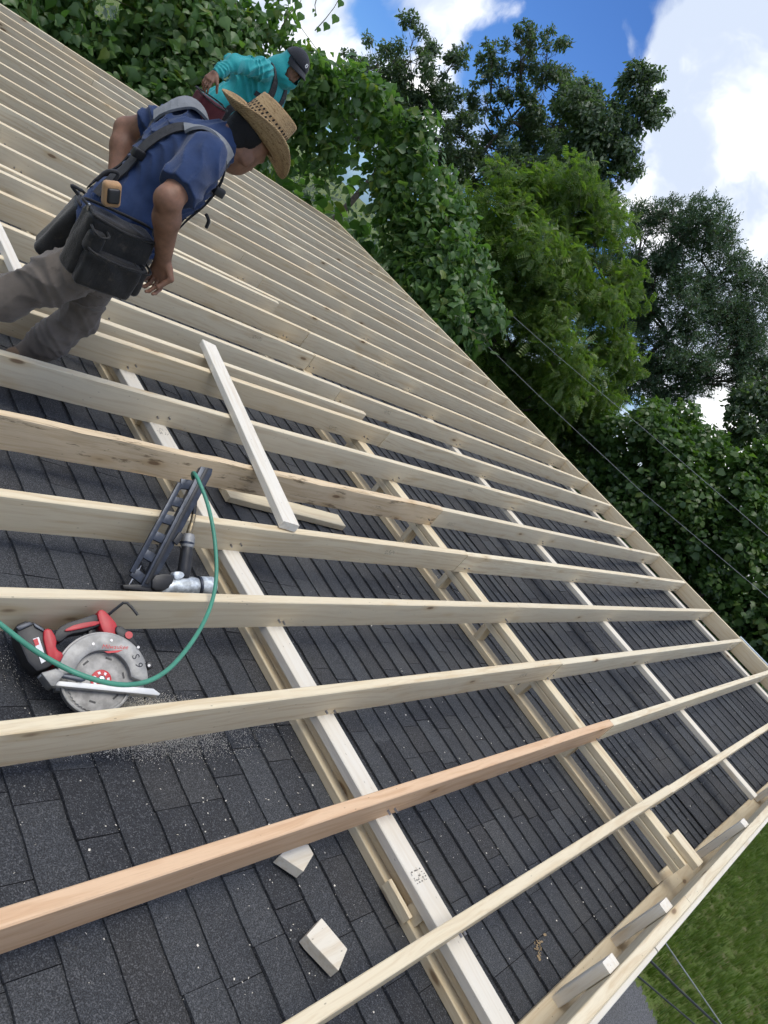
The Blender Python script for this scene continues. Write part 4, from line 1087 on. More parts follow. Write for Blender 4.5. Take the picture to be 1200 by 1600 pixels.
# ------------------------------------------------------------------ people: smooth-blended bodies
class Solid:
    """a smooth union of tapered limbs, ellipsoids and rounded boxes, meshed as one surface"""
    def __init__(s, k=.03): s.p = []; s.k = k; s.cut = []; s.amp = None
    def cone(s, a, ra, b, rb, k=None): s.p.append(('c', np.array(a, float), ra, np.array(b, float), rb, k)); return s
    def chain(s, pts, rs_, k=None):
        for i in range(len(pts) - 1): s.cone(pts[i], rs_[i], pts[i + 1], rs_[i + 1], k)
        return s
    def ell(s, c, r, ax=None, k=None): s.p.append(('e', np.array(c, float), np.array(r, float), np.eye(3) if ax is None else np.array(ax, float), None, k)); return s
    def box(s, c, h, ax, r, k=None): s.p.append(('b', np.array(c, float), np.array(h, float), np.array(ax, float), r, k)); return s
    def one(s, q, P_):
        if q[0] == 'c':
            d = q[3] - q[1]; t = np.clip(((P_ - q[1]) @ d) / (d @ d + 1e-12), 0, 1)
            return np.linalg.norm(P_ - q[1] - t[..., None] * d, axis=-1) - (q[2] + (q[4] - q[2]) * t)
        L = (P_ - q[1]) @ q[3].T
        if q[0] == 'e':
            k0 = np.linalg.norm(L / q[2], axis=-1); k1 = np.linalg.norm(L / q[2] ** 2, axis=-1); return k0 * (k0 - 1) / (k1 + 1e-9)
        d = np.abs(L) - (q[2] - q[4]); return np.linalg.norm(np.maximum(d, 0), axis=-1) + np.minimum(d.max(-1), 0) - q[4]
    def bb(s, q):
        if q[0] == 'c': return np.minimum(q[1] - q[2], q[3] - q[4]), np.maximum(q[1] + q[2], q[3] + q[4])
        r = np.full(3, np.linalg.norm(q[2]) if q[0] == 'b' else q[2].max()); return q[1] - r, q[1] + r
    def field(s, P_):
        F_ = None
        for q in s.p:
            v = s.one(q, P_); k = q[5] or s.k
            if F_ is None: F_ = v
            else:
                h = np.maximum(k - np.abs(F_ - v), 0) / k; F_ = np.minimum(F_, v) - h * h * k * .25
        return F_
    def mesh(s, h):
        lo = np.min([s.bb(q)[0] for q in s.p], 0) - 3 * h - .02; hi = np.max([s.bb(q)[1] for q in s.p], 0) + 3 * h + .02
        n = np.ceil((hi - lo) / h).astype(int) + 1
        ax = [lo[i] + h * np.arange(n[i]) for i in range(3)]
        F_ = np.full(n, .2)
        for q in s.p:
            a, b = s.bb(q); m = .05
            i0 = np.maximum(((a - m - lo) / h).astype(int), 0); i1 = np.minimum(((b + m - lo) / h).astype(int) + 2, n)
            sl = tuple(slice(i0[j], i1[j]) for j in range(3))
            G = np.stack(np.meshgrid(ax[0][sl[0]], ax[1][sl[1]], ax[2][sl[2]], indexing='ij'), -1)
            v = s.one(q, G); k = q[5] or s.k; f = F_[sl]
            hh = np.maximum(k - np.abs(f - v), 0) / k; F_[sl] = np.minimum(f, v) - hh * hh * k * .25
        near = np.abs(F_) < .06
        if s.amp is not None or s.cut:
            idx = np.argwhere(near); P_ = lo + idx * h; v = F_[near]
            if s.amp is not None: v = v + s.amp(P_)
            F_[near] = v
        for (pt, nr, lim) in s.cut:       # keep only the side the normal points away from
            G = np.stack(np.meshgrid(*ax, indexing='ij'), -1) - pt
            d = G @ nr
            if lim: d = np.where(np.linalg.norm(G, axis=-1) < lim, d, -1)
            F_ = np.maximum(F_, d)
        return surface_nets(F_, lo, h)
def surface_nets(F_, lo, h):
    ins = F_ < 0; nx, ny, nz = F_.shape
    c = [ins[i:nx - 1 + i, j:ny - 1 + j, k:nz - 1 + k] for i in (0, 1) for j in (0, 1) for k in (0, 1)]
    s_ = sum(x.astype(np.int8) for x in c); act = (s_ > 0) & (s_ < 8)
    idx = np.argwhere(act); vid = np.full(act.shape, -1, np.int64); vid[act] = np.arange(len(idx))
    off = np.array([(i, j, k) for i in (0, 1) for j in (0, 1) for k in (0, 1)])
    val = np.stack([F_[idx[:, 0] + o[0], idx[:, 1] + o[1], idx[:, 2] + o[2]] for o in off], 1)
    acc = np.zeros((len(idx), 3)); cnt = np.zeros(len(idx))
    for a in range(8):
        for b in range(a + 1, 8):
            if np.abs(off[a] - off[b]).sum() != 1: continue
            va, vb = val[:, a], val[:, b]; m = (va < 0) != (vb < 0)
            t = np.where(m, va / (va - vb + 1e-12 * (va == vb)), 0)
            p_ = off[a] + t[:, None] * (off[b] - off[a]); acc += p_ * m[:, None]; cnt += m
    V = lo + (idx + acc / cnt[:, None]) * h
    Q = []
    for axn in range(3):
        o1, o2 = [(1, 2), (2, 0), (0, 1)][axn]
        sl0 = [slice(1, -1)] * 3; sl0[axn] = slice(0, -1); sl1 = list(sl0); sl1[axn] = slice(1, None)
        # edges from grid point g to g + axis
        A = ins[tuple(sl0)]; B = ins[tuple(sl1)]
        g = np.argwhere(A != B); base = np.array([1, 1, 1]); base[axn] = 0; g = g + base
        flip = ins[g[:, 0], g[:, 1], g[:, 2]]
        e1 = np.zeros(3, int); e1[o1] = 1; e2 = np.zeros(3, int); e2[o2] = 1
        q = [vid[tuple((g - d).T)] for d in (e1 + e2, e2, e1 * 0, e1)]
        q = np.stack(q, 1); q[~flip] = q[~flip][:, ::-1]; Q.append(q)
    return V, np.concatenate(Q)
def sines(P_, freqs, seed=0):
    r_ = np.random.default_rng(seed); o = 0
    for f in freqs:
        d = unit(r_.normal(size=3)); w_ = unit(r_.normal(size=3))
        o = o + np.sin((P_ @ d) * f + 1.7 * np.sin((P_ @ w_) * f * .45 + r_.uniform(0, 6)) + r_.uniform(0, 6))
    return o / len(freqs)
def folds(P_, axis, f, amp, seed=0):
    """soft cloth folds running across `axis`"""
    r_ = np.random.default_rng(seed); a = unit(np.array(axis, float))
    w1, w2 = unit(r_.normal(size=3)), unit(r_.normal(size=3))
    ph = (P_ @ a) * f + 1.6 * np.sin((P_ @ w1) * f * .33 + 1) + 1.1 * np.sin((P_ @ w2) * f * .55 + 2)
    mask = .5 + .5 * np.sin((P_ @ w2) * f * .23 + 4)
    return amp * (1.6 * np.abs(np.sin(ph)) ** .75 - .9) * mask
def ribbon(path, wd, th, solid, off=.004, twist=None):
    """flat strap following the surface of a solid"""
    P_ = np.array(catmull([np.array(q, float) for q in path], 7)); e = .004
    for _ in range(4):
        f = solid.field(P_); g = np.stack([(solid.field(P_ + np.eye(3)[i] * e) - solid.field(P_ - np.eye(3)[i] * e)) / (2 * e) for i in range(3)], 1)
        P_ = P_ - (f - off)[:, None] * unit(g)
    for _ in range(2): P_[1:-1] = (P_[:-2] + 2 * P_[1:-1] + P_[2:]) / 4
    g = unit(np.stack([(solid.field(P_ + np.eye(3)[i] * e) - solid.field(P_ - np.eye(3)[i] * e)) / (2 * e) for i in range(3)], 1))
    t = unit(np.gradient(P_, axis=0)); s_ = unit(np.cross(t, g)); V = []; Fc = []
    for i in range(len(P_)):
        for (a, b) in ((-1, 0), (1, 0), (1, 1), (-1, 1)): V.append(P_[i] + s_[i] * a * wd / 2 + g[i] * b * th)
    for i in range(len(P_) - 1):
        for k in range(4): Fc.append((i * 4 + k, i * 4 + (k + 1) % 4, i * 4 + 4 + (k + 1) % 4, i * 4 + 4 + k))
    n = len(P_) * 4; Fc += [(0, 1, 2, 3), (n - 1, n - 2, n - 3, n - 4)]
    return V, Fc
def fabric(name, col, rough=.85, var=.18, scale=9, weave=900, bump=.25, stain=None):
    m, t, b = material(name)
    co = t.new('ShaderNodeTexCoord').outputs['Object']
    f = t.noise(co, scale, 5, .6)
    c = t.mix(t.ramp(f, .3, .7), tuple(x * (1 - var) for x in col), tuple(min(1, x * (1 + var)) for x in col))
    if stain: c = t.mix(t.math('MULTIPLY', t.ramp(t.noise(co, scale * 1.7, 6, .7), .55, .70), .7), c, stain)
    t.l.new(c, b.inputs['Base Color']); setp(b, Roughness=rough, Specular_IOR_Level=.25)
    b.inputs['Sheen Weight'].default_value = .15
    t.l.new(t.bump(t.math('ADD', t.noise(co, weave, 2), t.math('MULTIPLY', t.noise(co, 45, 4), 2.0)), bump, .0035), b.inputs['Normal']); return m
def skin_mat(name, col):
    m, t, b = material(name)
    co = t.new('ShaderNodeTexCoord').outputs['Object']
    f = t.noise(co, 22, 5, .65)
    c = t.mix(t.ramp(f, .3, .7), tuple(x * .74 for x in col), tuple(x * 1.18 for x in col))
    c = t.mix(t.math('MULTIPLY', t.ramp(t.noise(co, 7, 4), .4, .7), .35), c, tuple(x * y for x, y in zip(col, (.62, .58, .55))))
    t.l.new(c, b.inputs['Base Color']); setp(b, Roughness=.55, Specular_IOR_Level=.45, Subsurface_Weight=.08)
    b.inputs['Subsurface Radius'].default_value = (.012, .005, .003); b.inputs['Subsurface Scale'].default_value = .5
    t.l.new(t.bump(t.math('ADD', t.noise(co, 260, 3), t.voro(co, 420)), .18, .0015), b.inputs['Normal']); return m
SKIN1 = skin_mat('tanned_skin', (.235, .118, .070)); SKIN2 = skin_mat('brown_skin', (.215, .110, .068))
SHIRT = fabric('blue_cotton', (.017, .036, .098)); TROU = fabric('grey_brown_work_cloth', (.125, .105, .086), stain=(.075, .060, .048))
TEAL = fabric('teal_jersey', (.016, .285, .295), .6, .1); STRAP = fabric('strap_webbing', (.028, .028, .030), .8, .3, 40)
LEATHER = fabric('worn_black_leather', (.011, .0105, .010), .5, .4, 16, 300, .4, (.055, .044, .032)); TAN = fabric('tan_leather', (.42, .245, .12), .6, .15, 20, 300, .3)
MAROON = fabric('maroon_fabric', (.085, .014, .019), .8); NAVY = fabric('black_cap_cloth', (.014, .016, .022), .85); DARKT = fabric('dark_trousers', (.05, .05, .058), .9)
HAIR = simple('black_hair', (.005, .0042, .004), .6, spec=.25, var=.3, scale=90, bump=.5, bscale=400); BOOT = fabric('boot_leather', (.13, .085, .05), .7)
PADG = fabric('grey_padding', (.19, .20, .21), .85)

def hand(sol, wrist, knuckle, width_ax, bend, thumb_dir, curls, L=(.042, .028, .022), rad0=.0088):
    """palm, four fingers of unequal length and a thumb"""
    w_ = np.array(wrist); kn = np.array(knuckle); a = unit(np.array(width_ax, float)); d = unit(kn - w_); a = unit(a - d * a.dot(d)); n = np.cross(d, a)
    if n.dot(np.array(bend)) < 0: n = -n                     # n points to the palm side
    for u in (-.026, -.009, .009, .026):
        sol.cone(w_ + a * u * .62 + d * .008, .0165, kn + a * u, .0135, .012)
    sc = (.92, 1.06, 1.0, .80)
    for j, u in enumerate((.030, .0105, -.009, -.028)):
        p_ = kn + a * u; ang = 0
        for i in range(3):
            ang += curls[i] * (1 + .08 * j); dd = d * math.cos(ang) + n * math.sin(ang) + a * u * 1.2
            q = p_ + unit(dd) * L[i] * sc[j]; sol.cone(p_, rad0 * (1 - .1 * i), q, rad0 * (.92 - .1 * i), .004); p_ = q
    t0 = w_ + (kn - w_) * .28 + a * .030; td = unit(np.array(thumb_dir, float))
    t1 = t0 + unit(a * .75 + d * .7 + n * .35) * .040; t2 = t1 + unit(td) * .030; t3 = t2 + unit(td + n * .4) * .024
    sol.cone(t0, .0155, t1, .0115, .010); sol.cone(t1, .0105, t2, .0098, .004); sol.cone(t2, .0095, t3, .008, .004)

# =========================================================== man in the straw hat
shN, shF = np.array((1.545, 2.455, -.435)), np.array((1.60, 2.815, -.435))
elN = atY(263, 312, 2.33); wrN = atY(255, 405, 2.37); knN = atY(247, 430, 2.375)
elF = atY(197, 203, 2.96); wrF = np.array((1.50, 2.83, -.77)); knF = np.array((1.47, 2.76, -.81))
pel = np.array((1.475, 2.62, -.93)); wai = np.array((1.50, 2.625, -.79)); che = np.array((1.565, 2.63, -.58)); upc = np.array((1.60, 2.635, -.46)); nek = np.array((1.655, 2.635, -.395))
hdc = np.array((1.745, 2.63, -.345)); hF = unit(np.array((.90, .16, -.40))); hS = unit(np.cross((.36, 0, .93), hF)); hU = np.cross(hF, hS)
HAX = np.stack([hF, hS, hU])
hipN, hipF = np.array((1.46, 2.545, -.955)), np.array((1.52, 2.72, -.955))
knN_, anN, toN = np.array((1.235, 2.625, -1.285)), np.array((.93, 2.67, -1.50)), np.array((1.02, 2.67, -1.63))
knF_, anF, toF = np.array((1.62, 2.785, -1.33)), np.array((1.49, 2.775, -1.61)), np.array((1.66, 2.775, -1.655))
man = empty('person', RW @ Matrix.Translation((1.47, 2.72, zs(1.47))), 'person in blue T-shirt, straw hat and black tool belt striding over the rafters', 'person')
b1 = Solid(.035)
b1.ell(hdc + hU * .012, (.098, .077, .108), HAX).ell(hdc + hF * .035 - hU * .055, (.062, .055, .060), HAX, .04)
b1.cone(hdc + hF * .092 + hU * .010, .008, hdc + hF * .116 - hU * .022, .0125, .015)
b1.ell(hdc + hF * .082 - hU * .062, (.022, .026, .010), HAX, .012).ell(hdc + hF * .084 + hU * .026, (.018, .052, .010), HAX, .02)
for s_ in (-1, 1):
    e_ = hdc + hS * s_ * .083 - hF * .004 - hU * .028
    b1.ell(e_, (.023, .010, .034), np.stack([unit(hF + hU * .15), unit(hS - hF * .35 * s_), hU]), .008)
b1.chain([hdc - hU * .05 - hF * .02, nek, upc], [.056, .054, .05], .04)
b1.chain([upc - np.array((0, 0, .06)), che, wai, pel], [.08, .095, .10, .105], .06)
b1.chain([shN, elN + (shN - elN) * .45, elN, elN + (wrN - elN) * .3, wrN], [.056, .050, .043, .046, .029], .02)
b1.chain([shF, elF + (shF - elF) * .45, elF, elF + (wrF - elF) * .3, wrF], [.056, .050, .043, .045, .029], .02)
b1.chain([hipN, knN_, anN, toN], [.08, .055, .04, .035]); b1.chain([hipF, knF_, anF, toF], [.08, .055, .04, .035])
b1.ell(elN + np.array((-.012, -.005, 0)), (.034, .032, .036), None, .02)
V, Fc = b1.mesh(.0095)
h1 = Solid(.01); hand(h1, wrN, knN, (.55, -.80, .1), (-.9, -.1, -.3), (-.5, .1, -.9), (.5, .7, .5)); h1.cone(wrN + (elN - wrN) * .16, .0315, wrN, .0285, .01)
h2 = Solid(.01); hand(h2, wrF, knF, (.2, .3, -.9), (.2, -1, 0), (.5, -.6, .2), (.5, .8, .6)); h2.cone(wrF + (elF - wrF) * .16, .0315, wrF, .0285, .01)
for hs in (h1, h2):
    v2, f2 = hs.mesh(.0036); Fc = np.concatenate([Fc, f2 + len(V)]); V = np.concatenate([V, v2])
roof_obj('body', V, Fc, SKIN1, man, True)
# hair at the nape and over the ears
hr = Solid(.02); hr.ell(hdc + hU * .030 - hF * .016, (.092, .081, .095), HAX); hr.ell(hdc - hF * .052 - hU * .030, (.045, .062, .045), HAX)
hr.cut = [(hdc - hF * .022, hF, None), (hdc - hU * .052, -hU, None)]
hr.amp = lambda P_: .0012 * sines(P_, (330, 410, 520), 3)
V, Fc = hr.mesh(.006); roof_obj('hair', V, Fc, HAIR, man, True)
# shirt
sht = Solid(.05)
sht.ell(che + np.array((-.005, 0, .02)), (.122, .172, .165), np.stack([unit(np.array((1, 0, -.28))), np.array((0, 1, 0.)), unit(np.array((.28, 0, 1)))]), .06)
sht.ell(upc + np.array((-.02, 0, -.015)), (.105, .165, .085), None, .06)
sht.chain([che, wai, pel + np.array((0, 0, .05))], [.118, .122, .125], .08)
sht.ell(wai + np.array((.0, 0, -.01)), (.125, .165, .11), None, .07); sht.ell(pel + np.array((0, 0, .06)), (.122, .165, .07), None, .05)
uNk = unit(hdc - nek); sht.cone(upc, .095, nek + uNk * .055, .074, .03)
slN = shN + (elN - shN) * .80; slF = shF + (elF - shF) * .62
sht.cone(shN + np.array((0, .02, .005)), .075, slN, .074, .05); sht.cone(shF + np.array((0, -.02, .005)), .074, slF, .070, .05)
uN, uF = unit(elN - shN), unit(elF - shF)
sht.cut = [(shN + (elN - shN) * .80, uN, .12), (shF + (elF - shF) * .62, uF, .11), (nek + uNk * .046, uNk, .11)]
sht.amp = lambda P_: folds(P_, (.35, .25, -.9), 75, .010, 1) + folds(P_, (.8, -.5, .5), 58, .009, 5) + .002 * sines(P_, (60, 85, 120), 2)
V, Fc = sht.mesh(.006); shirt = roof_obj('shirt', V, Fc, SHIRT, man, True)
# trousers and boots
tr = Solid(.05)
tr.ell(pel, (.125, .165, .10), None, .05)
tr.chain([hipN + np.array((0, .01, 0)), hipN + (knN_ - hipN) * .5, knN_, knN_ + (anN - knN_) * .5, anN], [.100, .088, .072, .070, .060], .05)
tr.chain([hipF, hipF + (knF_ - hipF) * .5, knF_, knF_ + (anF - knF_) * .5, anF], [.100, .088, .072, .070, .060], .05)
tr.amp = lambda P_: folds(P_, (-.6, .2, -.8), 74, .006, 7) + folds(P_, (.3, .5, -.9), 55, .010, 9) + folds(P_, (-.3, .7, .6), 47, .008, 19) + .002 * sines(P_, (75, 110), 4)
V, Fc = tr.mesh(.0065); roof_obj('trousers', V, Fc, TROU, man, True)
for (a_, t_) in ((anN, toN), (anF, toF)):
    bt = Solid(.02); f_ = unit(t_ - a_); bt.cone(a_ + (a_ - t_) * .1, .05, a_ * .6 + t_ * .4, .05); bt.cone(a_ * .5 + t_ * .5, .048, t_ + (t_ - a_) * .25, .036); bt.cone(a_ - (t_ - a_) * .2, .042, t_, .03)
    V, Fc = bt.mesh(.009); roof_obj('boot', V, Fc, BOOT, man, True)
# belt, suspenders
tool_belt_c = wai + np.array((-.01, 0, -.085))
bel = Solid(.05); bel.ell(tool_belt_c, (.142, .183, .062), np.stack([unit(np.array((1, 0, -.12))), np.array((0, 1, 0.)), unit(np.array((.12, 0, 1)))])); bel.cut = [(tool_belt_c + np.array((0, 0, .032)), np.array((0, 0, 1.)), None), (tool_belt_c - np.array((0, 0, .032)), np.array((0, 0, -1.)), None)]
V, Fc = bel.mesh(.008); roof_obj('tool_belt', V, Fc, LEATHER, man, True)
def strap(name, pts, wd, parent, sol, mat=STRAP, off=.004, th=.005):
    V, Fc = ribbon(pts, wd, th, sol, off); return roof_obj(name, V, Fc, mat, parent, False)
pF = [atY(148, 298, 2.70), atY(180, 255, 2.78), atY(235, 208, 2.79), atY(286, 176, 2.79), np.array((1.64, 2.77, -.40)), np.array((1.70, 2.76, -.50)), np.array((1.68, 2.75, -.72))]
strap('suspender', pF, .045, man, sht, STRAP, .006)
pN = [atY(146, 300, 2.60), atY(182, 268, 2.62), atY(222, 234, 2.62), atY(268, 200, 2.60), atY(308, 176, 2.575), np.array((1.61, 2.545, -.385)), np.array((1.70, 2.53, -.48)), np.array((1.715, 2.52, -.62)), np.array((1.67, 2.50, -.80))]
strap('suspender', pN, .045, man, sht, STRAP, .006)
strap('shoulder_pad', [atY(285, 190, 2.57), atY(305, 180, 2.565), np.array((1.60, 2.55, -.385)), np.array((1.66, 2.54, -.415))], .062, man, sht, PADG, .011, .010)
strap('shoulder_pad', [atY(262, 200, 2.77), atY(290, 178, 2.785), np.array((1.625, 2.77, -.395))], .062, man, sht, PADG, .011, .010)
for (x, y, Y_) in ((216, 240, 2.60), (342, 300, 2.5)):
    c = atY(x, y, Y_); bk = Solid(.01); bk.box(c, (.022, .012, .016), np.eye(3), .004); V, Fc = bk.mesh(.005); roof_obj('buckle', V, Fc, BLK, man, True)
st = MB()
for (pp, r_) in (([(128, 298), (112, 290), (122, 304)], .006), ([(150, 282), (168, 268), (185, 272), (170, 292)], .007), ([(322, 335), (326, 345), (322, 356)], .007)):
    st.tube(catmull([atY(x, y, 2.56) for x, y in pp], 5), r_, 6)
roof_obj('strap_tail', st.v, st.f, STRAP, man, True)
# pouches: boxes with a belt edge along e1, hanging along -e3, standing off along e2
def pouch(name, c, e1, e3, half, mat, parent, pockets=(), rim=True, h=.0075):
    e1 = unit(np.array(e1, float)); e3 = np.array(e3, float); e3 = unit(e3 - e1 * e3.dot(e1)); e2 = np.cross(e3, e1)
    A = np.stack([e1, e2, e3]); so = Solid(.018); so.box(c, half, A, .022)
    so.amp = lambda P_: .0045 * sines(P_, (38, 55, 80), 6)
    V, Fc = so.mesh(h); o = roof_obj(name, V, Fc, mat, parent, True)
    if rim:
        q = [np.array(c) + e1 * a * (half[0] - .006) + e2 * b * (half[1] - .003) + e3 * (half[2] - .002 + d) for a, b, d in ((-1, -1, 0), (0, -1.06, -.012), (1, -1, 0), (1.02, 0, .004), (1, 1, .008), (-1, 1, .008), (-1.02, 0, .004), (-1, -1, 0))]
        m_ = MB(); m_.tube(catmull(q, 5), .0055, 7); roof_obj('rim', m_.v, m_.f, LEATHER, o if False else parent, True)
    for (u, v, w_, hh) in pockets:
        pouch_c = np.array(c) + e1 * u + e2 * v + e3 * w_
        s2 = Solid(.015); s2.box(pouch_c, hh, A, .018); s2.amp = lambda P_: .003 * sines(P_, (60, 90), 8); V, Fc = s2.mesh(h); roof_obj('pocket', V, Fc, mat, parent, True)
        q = [pouch_c + e1 * a * (hh[0] - .004) + e2 * b * (hh[1] + .001) + e3 * (hh[2] + d) for a, b, d in ((-1, .9, .006), (-1, -1, 0), (0, -1.1, -.010), (1, -1, 0), (1, .9, .006))]
        m_ = MB(); m_.tube(catmull(q, 5), .0045, 6); roof_obj('rim', m_.v, m_.f, LEATHER, parent, True)
pc = (atY(132, 330, 2.42) + atY(228, 372, 2.42) + atY(95, 425, 2.42) + atY(195, 440, 2.42)) / 4
pouch('tool_pouch', pc + np.array((.005, -.005, .01)), atY(228, 372, 2.42) - atY(132, 330, 2.42), (-.12, 0, 1), (.125, .055, .115), LEATHER, man,
      [(.0, -.062, -.055, (.105, .034, .068)), (-.09, -.058, .035, (.030, .026, .040)), (.105, -.05, -.045, (.032, .032, .055))])
rc_ = (atY(128, 312, 2.74) + atY(62, 372, 2.74) + atY(102, 412, 2.74) + atY(140, 350, 2.74)) / 4
pouch('tool_pouch', rc_, (.35, .9, 0), (.25, 0, 1), (.085, .06, .125), LEATHER, man, [(0, -.05, -.04, (.06, .03, .07))])
# tan tape holder on the hip
tp = atY(174, 303, 2.44); so = Solid(.012); ex = unit(np.array((.35, -.1, -.9))); ey = unit(np.cross((0, -1, 0), ex)); ez = np.cross(ex, ey)
so.box(tp, (.042, .030, .020), np.stack([ex, ey, ez]), .014); V, Fc = so.mesh(.005); roof_obj('tape_holder', V, Fc, TAN, man, True)
so = Solid(.01); so.box(tp + ez * .021 * (1 if ez[1] < 0 else -1), (.025, .021, .008), np.stack([ex, ey, ez]), .006); V, Fc = so.mesh(.004); roof_obj('tape_measure', V, Fc, BLK, man, True)
m_ = MB(); m_.tube(catmull([atY(x, y, 2.42) for x, y in ((140, 318), (138, 330), (150, 342), (160, 338))], 6), .0045, 7); roof_obj('wire_hook', m_.v, m_.f, STEEL, man, True)

# straw hat
def straw_mat():
    m, t, b = material('woven_straw')
    co = t.new('ShaderNodeTexCoord').outputs['Object']
    sp = t.new('ShaderNodeSeparateXYZ'); t.l.new(co, sp.inputs[0]); x, y, z = sp.outputs
    an = t.math('ARCTAN2', y, x); r_ = t.math('SQRT', t.math('ADD', t.math('MULTIPLY', x, x), t.math('MULTIPLY', y, y)))
    ring = t.math('ADD', t.math('MULTIPLY', r_, 1150), t.math('MULTIPLY', z, 1150))
    wv = t.math('MULTIPLY', t.math('SINE', ring), t.math('SINE', t.math('ADD', t.math('MULTIPLY', an, 110), t.math('MULTIPLY', ring, .5))))
    nz_ = t.noise(t.mapping(co, (60, 60, 220)), 1.0, 4, .7)
    c = t.mix(t.ramp(wv, -.8, .8), (.27, .165, .075), (.62, .455, .245))
    c = t.mix(t.math('MULTIPLY', t.ramp(nz_, .5, .66), .75), c, (.16, .085, .035))
    bands = t.math('SINE', t.math('MULTIPLY', ring, .115))
    c = t.mix(t.math('MULTIPLY', t.ramp(bands, .45, .9), .35), c, (.20, .11, .05))
    t.l.new(c, b.inputs['Base Color']); setp(b, Roughness=.7, Specular_IOR_Level=.3)
    t.l.new(t.bump(t.math('ADD', wv, nz_), .5, .003), b.inputs['Normal']); return m
STRAW = straw_mat()
hatF = unit(np.array((.935, -.18, -.30))); hatS = unit(np.cross((.30, 0, .95), hatF)); hatU = np.cross(hatF, hatS)
hatC = hdc + hU * .058 + hF * .004
HM = RW @ Matrix([[hatF[0], hatS[0], hatU[0], hatC[0]], [hatF[1], hatS[1], hatU[1], hatC[1]], [hatF[2], hatS[2], hatU[2], hatC[2]], [0, 0, 0, 1]])
def hat_pt(ring, phi):
    c, s_ = math.cos(phi), math.sin(phi)
    if ring <= 1:      # brim: 1 at the rim, 0 at the head
        u = ring; a = .100 + (.188 - .100) * u; b = .084 + (.158 - .084) * u
        z = .062 * (s_ * s_) ** 1.2 * u ** 1.8 - .020 * u * (c * c) + (.02 if c < 0 else 0) * u * u * c * c
        return a * c, b * s_, z
    u = ring - 1       # crown: 0 at the band, 1 at the top
    hgt = .134; k = (1 - max(0, (u - .72) / .28) ** 2.2) if u > .72 else 1
    zz = hgt * min(1, u / .78) if u < .78 else hgt * (1 + .10 * (u - .78))
    a = (.100 - .016 * u) * (k ** .5 if k > 0 else 0); b = (.084 - .020 * u) * (k ** .5 if k > 0 else 0)
    pin = 1 - .30 * max(0, c) ** 2 * s_ * s_ * 4 * u * u * .55
    x, y = a * c, b * s_ * pin
    if u > .55: zz -= .022 * (u - .55) / .45 * math.exp(-(y / .030) ** 2) * (1 if abs(x) < .08 else .5)
    zz += .010 * u * c
    return x, y, zz
V = []; Fc = []; NS = 56
rings = [1, .93, .82, .68, .54, .40, .27, .14, .05, 0] + [1 + q for q in (.06, .14, .24, .36, .48, .58, .66, .73, .79, .84, .89, .93, .965, .99)]
for r_ in rings:
    for k in range(NS): V.append(hat_pt(r_, 2 * math.pi * k / NS))
nr = len(rings)
for i in range(nr - 1):
    for k in range(NS): Fc.append((i * NS + k, i * NS + (k + 1) % NS, (i + 1) * NS + (k + 1) % NS, (i + 1) * NS + k))
V.append(tuple(np.mean([V[(nr - 1) * NS + k] for k in range(NS)], 0))); Fc += [((nr - 1) * NS + k, (nr - 1) * NS + (k + 1) % NS, len(V) - 1) for k in range(NS)]
n0 = len(V); V += [(x, y, z - .004) for x, y, z in V[:n0]]; Fc += [tuple(j + n0 for j in f[::-1]) for f in list(Fc)]
Fc += [((k + 1) % NS, k, n0 + k, n0 + (k + 1) % NS) for k in range(NS)]
hat = link('straw_hat', mesh_from('straw_hat', V, Fc, True), STRAW, man, ROOTM[man.name].inverted() @ HM)
# vent holes round the crown, a band and its bow
hb = MB(); 
for k in range(NS):
    a = [np.array(hat_pt(1 + u, 2 * math.pi * (k + d) / NS)) for u, d in ((.03, 0), (.03, 1), (.15, 1), (.15, 0))]
    hb.add([q * np.array((1.022, 1.022, 1)) for q in a], [(0, 1, 2, 3)])
link('hat_band', mesh_from('hat_band', hb.v, hb.f, True), TAN, hat)
vh = MB()
for row, uu in enumerate((.27, .36, .45)):
    for k in range(34):
        ph = 2 * math.pi * (k + .5 * (row % 2)) / 34
        a = [np.array(hat_pt(1 + uu + du, ph + dp)) * np.array((1.012, 1.012, 1)) for du, dp in ((-.028, -.045), (-.028, .03), (.028, .055), (.028, -.02))]
        vh.add(a, [(0, 1, 2, 3)])
link('vent_hole', mesh_from('vent_hole', vh.v, vh.f), HAIR, hat)['kind'] = 'stuff'
bw = MB(); q0 = np.array(hat_pt(1.09, 2.55)) * 1.04
bw.tube([q0 + np.array(d) for d in ((0, 0, -.012), (-.012, .006, .002), (-.004, .014, .014), (0, 0, .002), (.010, -.010, .014), (.004, -.014, -.004), (0, 0, -.004))], .0042, 6)
bw.tube([q0, q0 + np.array((-.035, .012, -.020)), q0 + np.array((-.065, .010, -.012))], .0028, 5)
link('bow', mesh_from('bow', bw.v, bw.f, True), BOOT, hat)

# =========================================================== man in teal
rsh, lsh = np.array((3.43, 5.45, -.205)), np.array((3.77, 5.66, -.215)); nk2 = np.array((3.615, 5.545, -.150))
hd2 = np.array((3.665, 5.49, -.055)); wa2 = np.array((3.42, 5.62, -.60)); ch2 = (rsh + lsh) / 2 + np.array((-.03, .02, -.11)); pe2 = np.array((3.36, 5.65, -.76))
fF = unit(np.array((.06, -.95, -.16))); fS = unit(np.cross((.12, -.12, 1), fF)); fU = np.cross(fF, fS); FAX = np.stack([fF, fS, fU])
el2, wr2, kn2 = atY(364, 99, 5.33), atY(336, 116, 5.26), atY(327, 124, 5.245)
elL, wrL, knL = np.array((3.80, 5.56, -.46)), np.array((3.72, 5.42, -.66)), np.array((3.70, 5.38, -.73))
man2 = empty('person', RW @ Matrix.Translation((3.36, 5.65, zs(3.36))), 'person in hooded teal shirt, dark cap and black straps bending behind the straw hat', 'person')
b2 = Solid(.035)
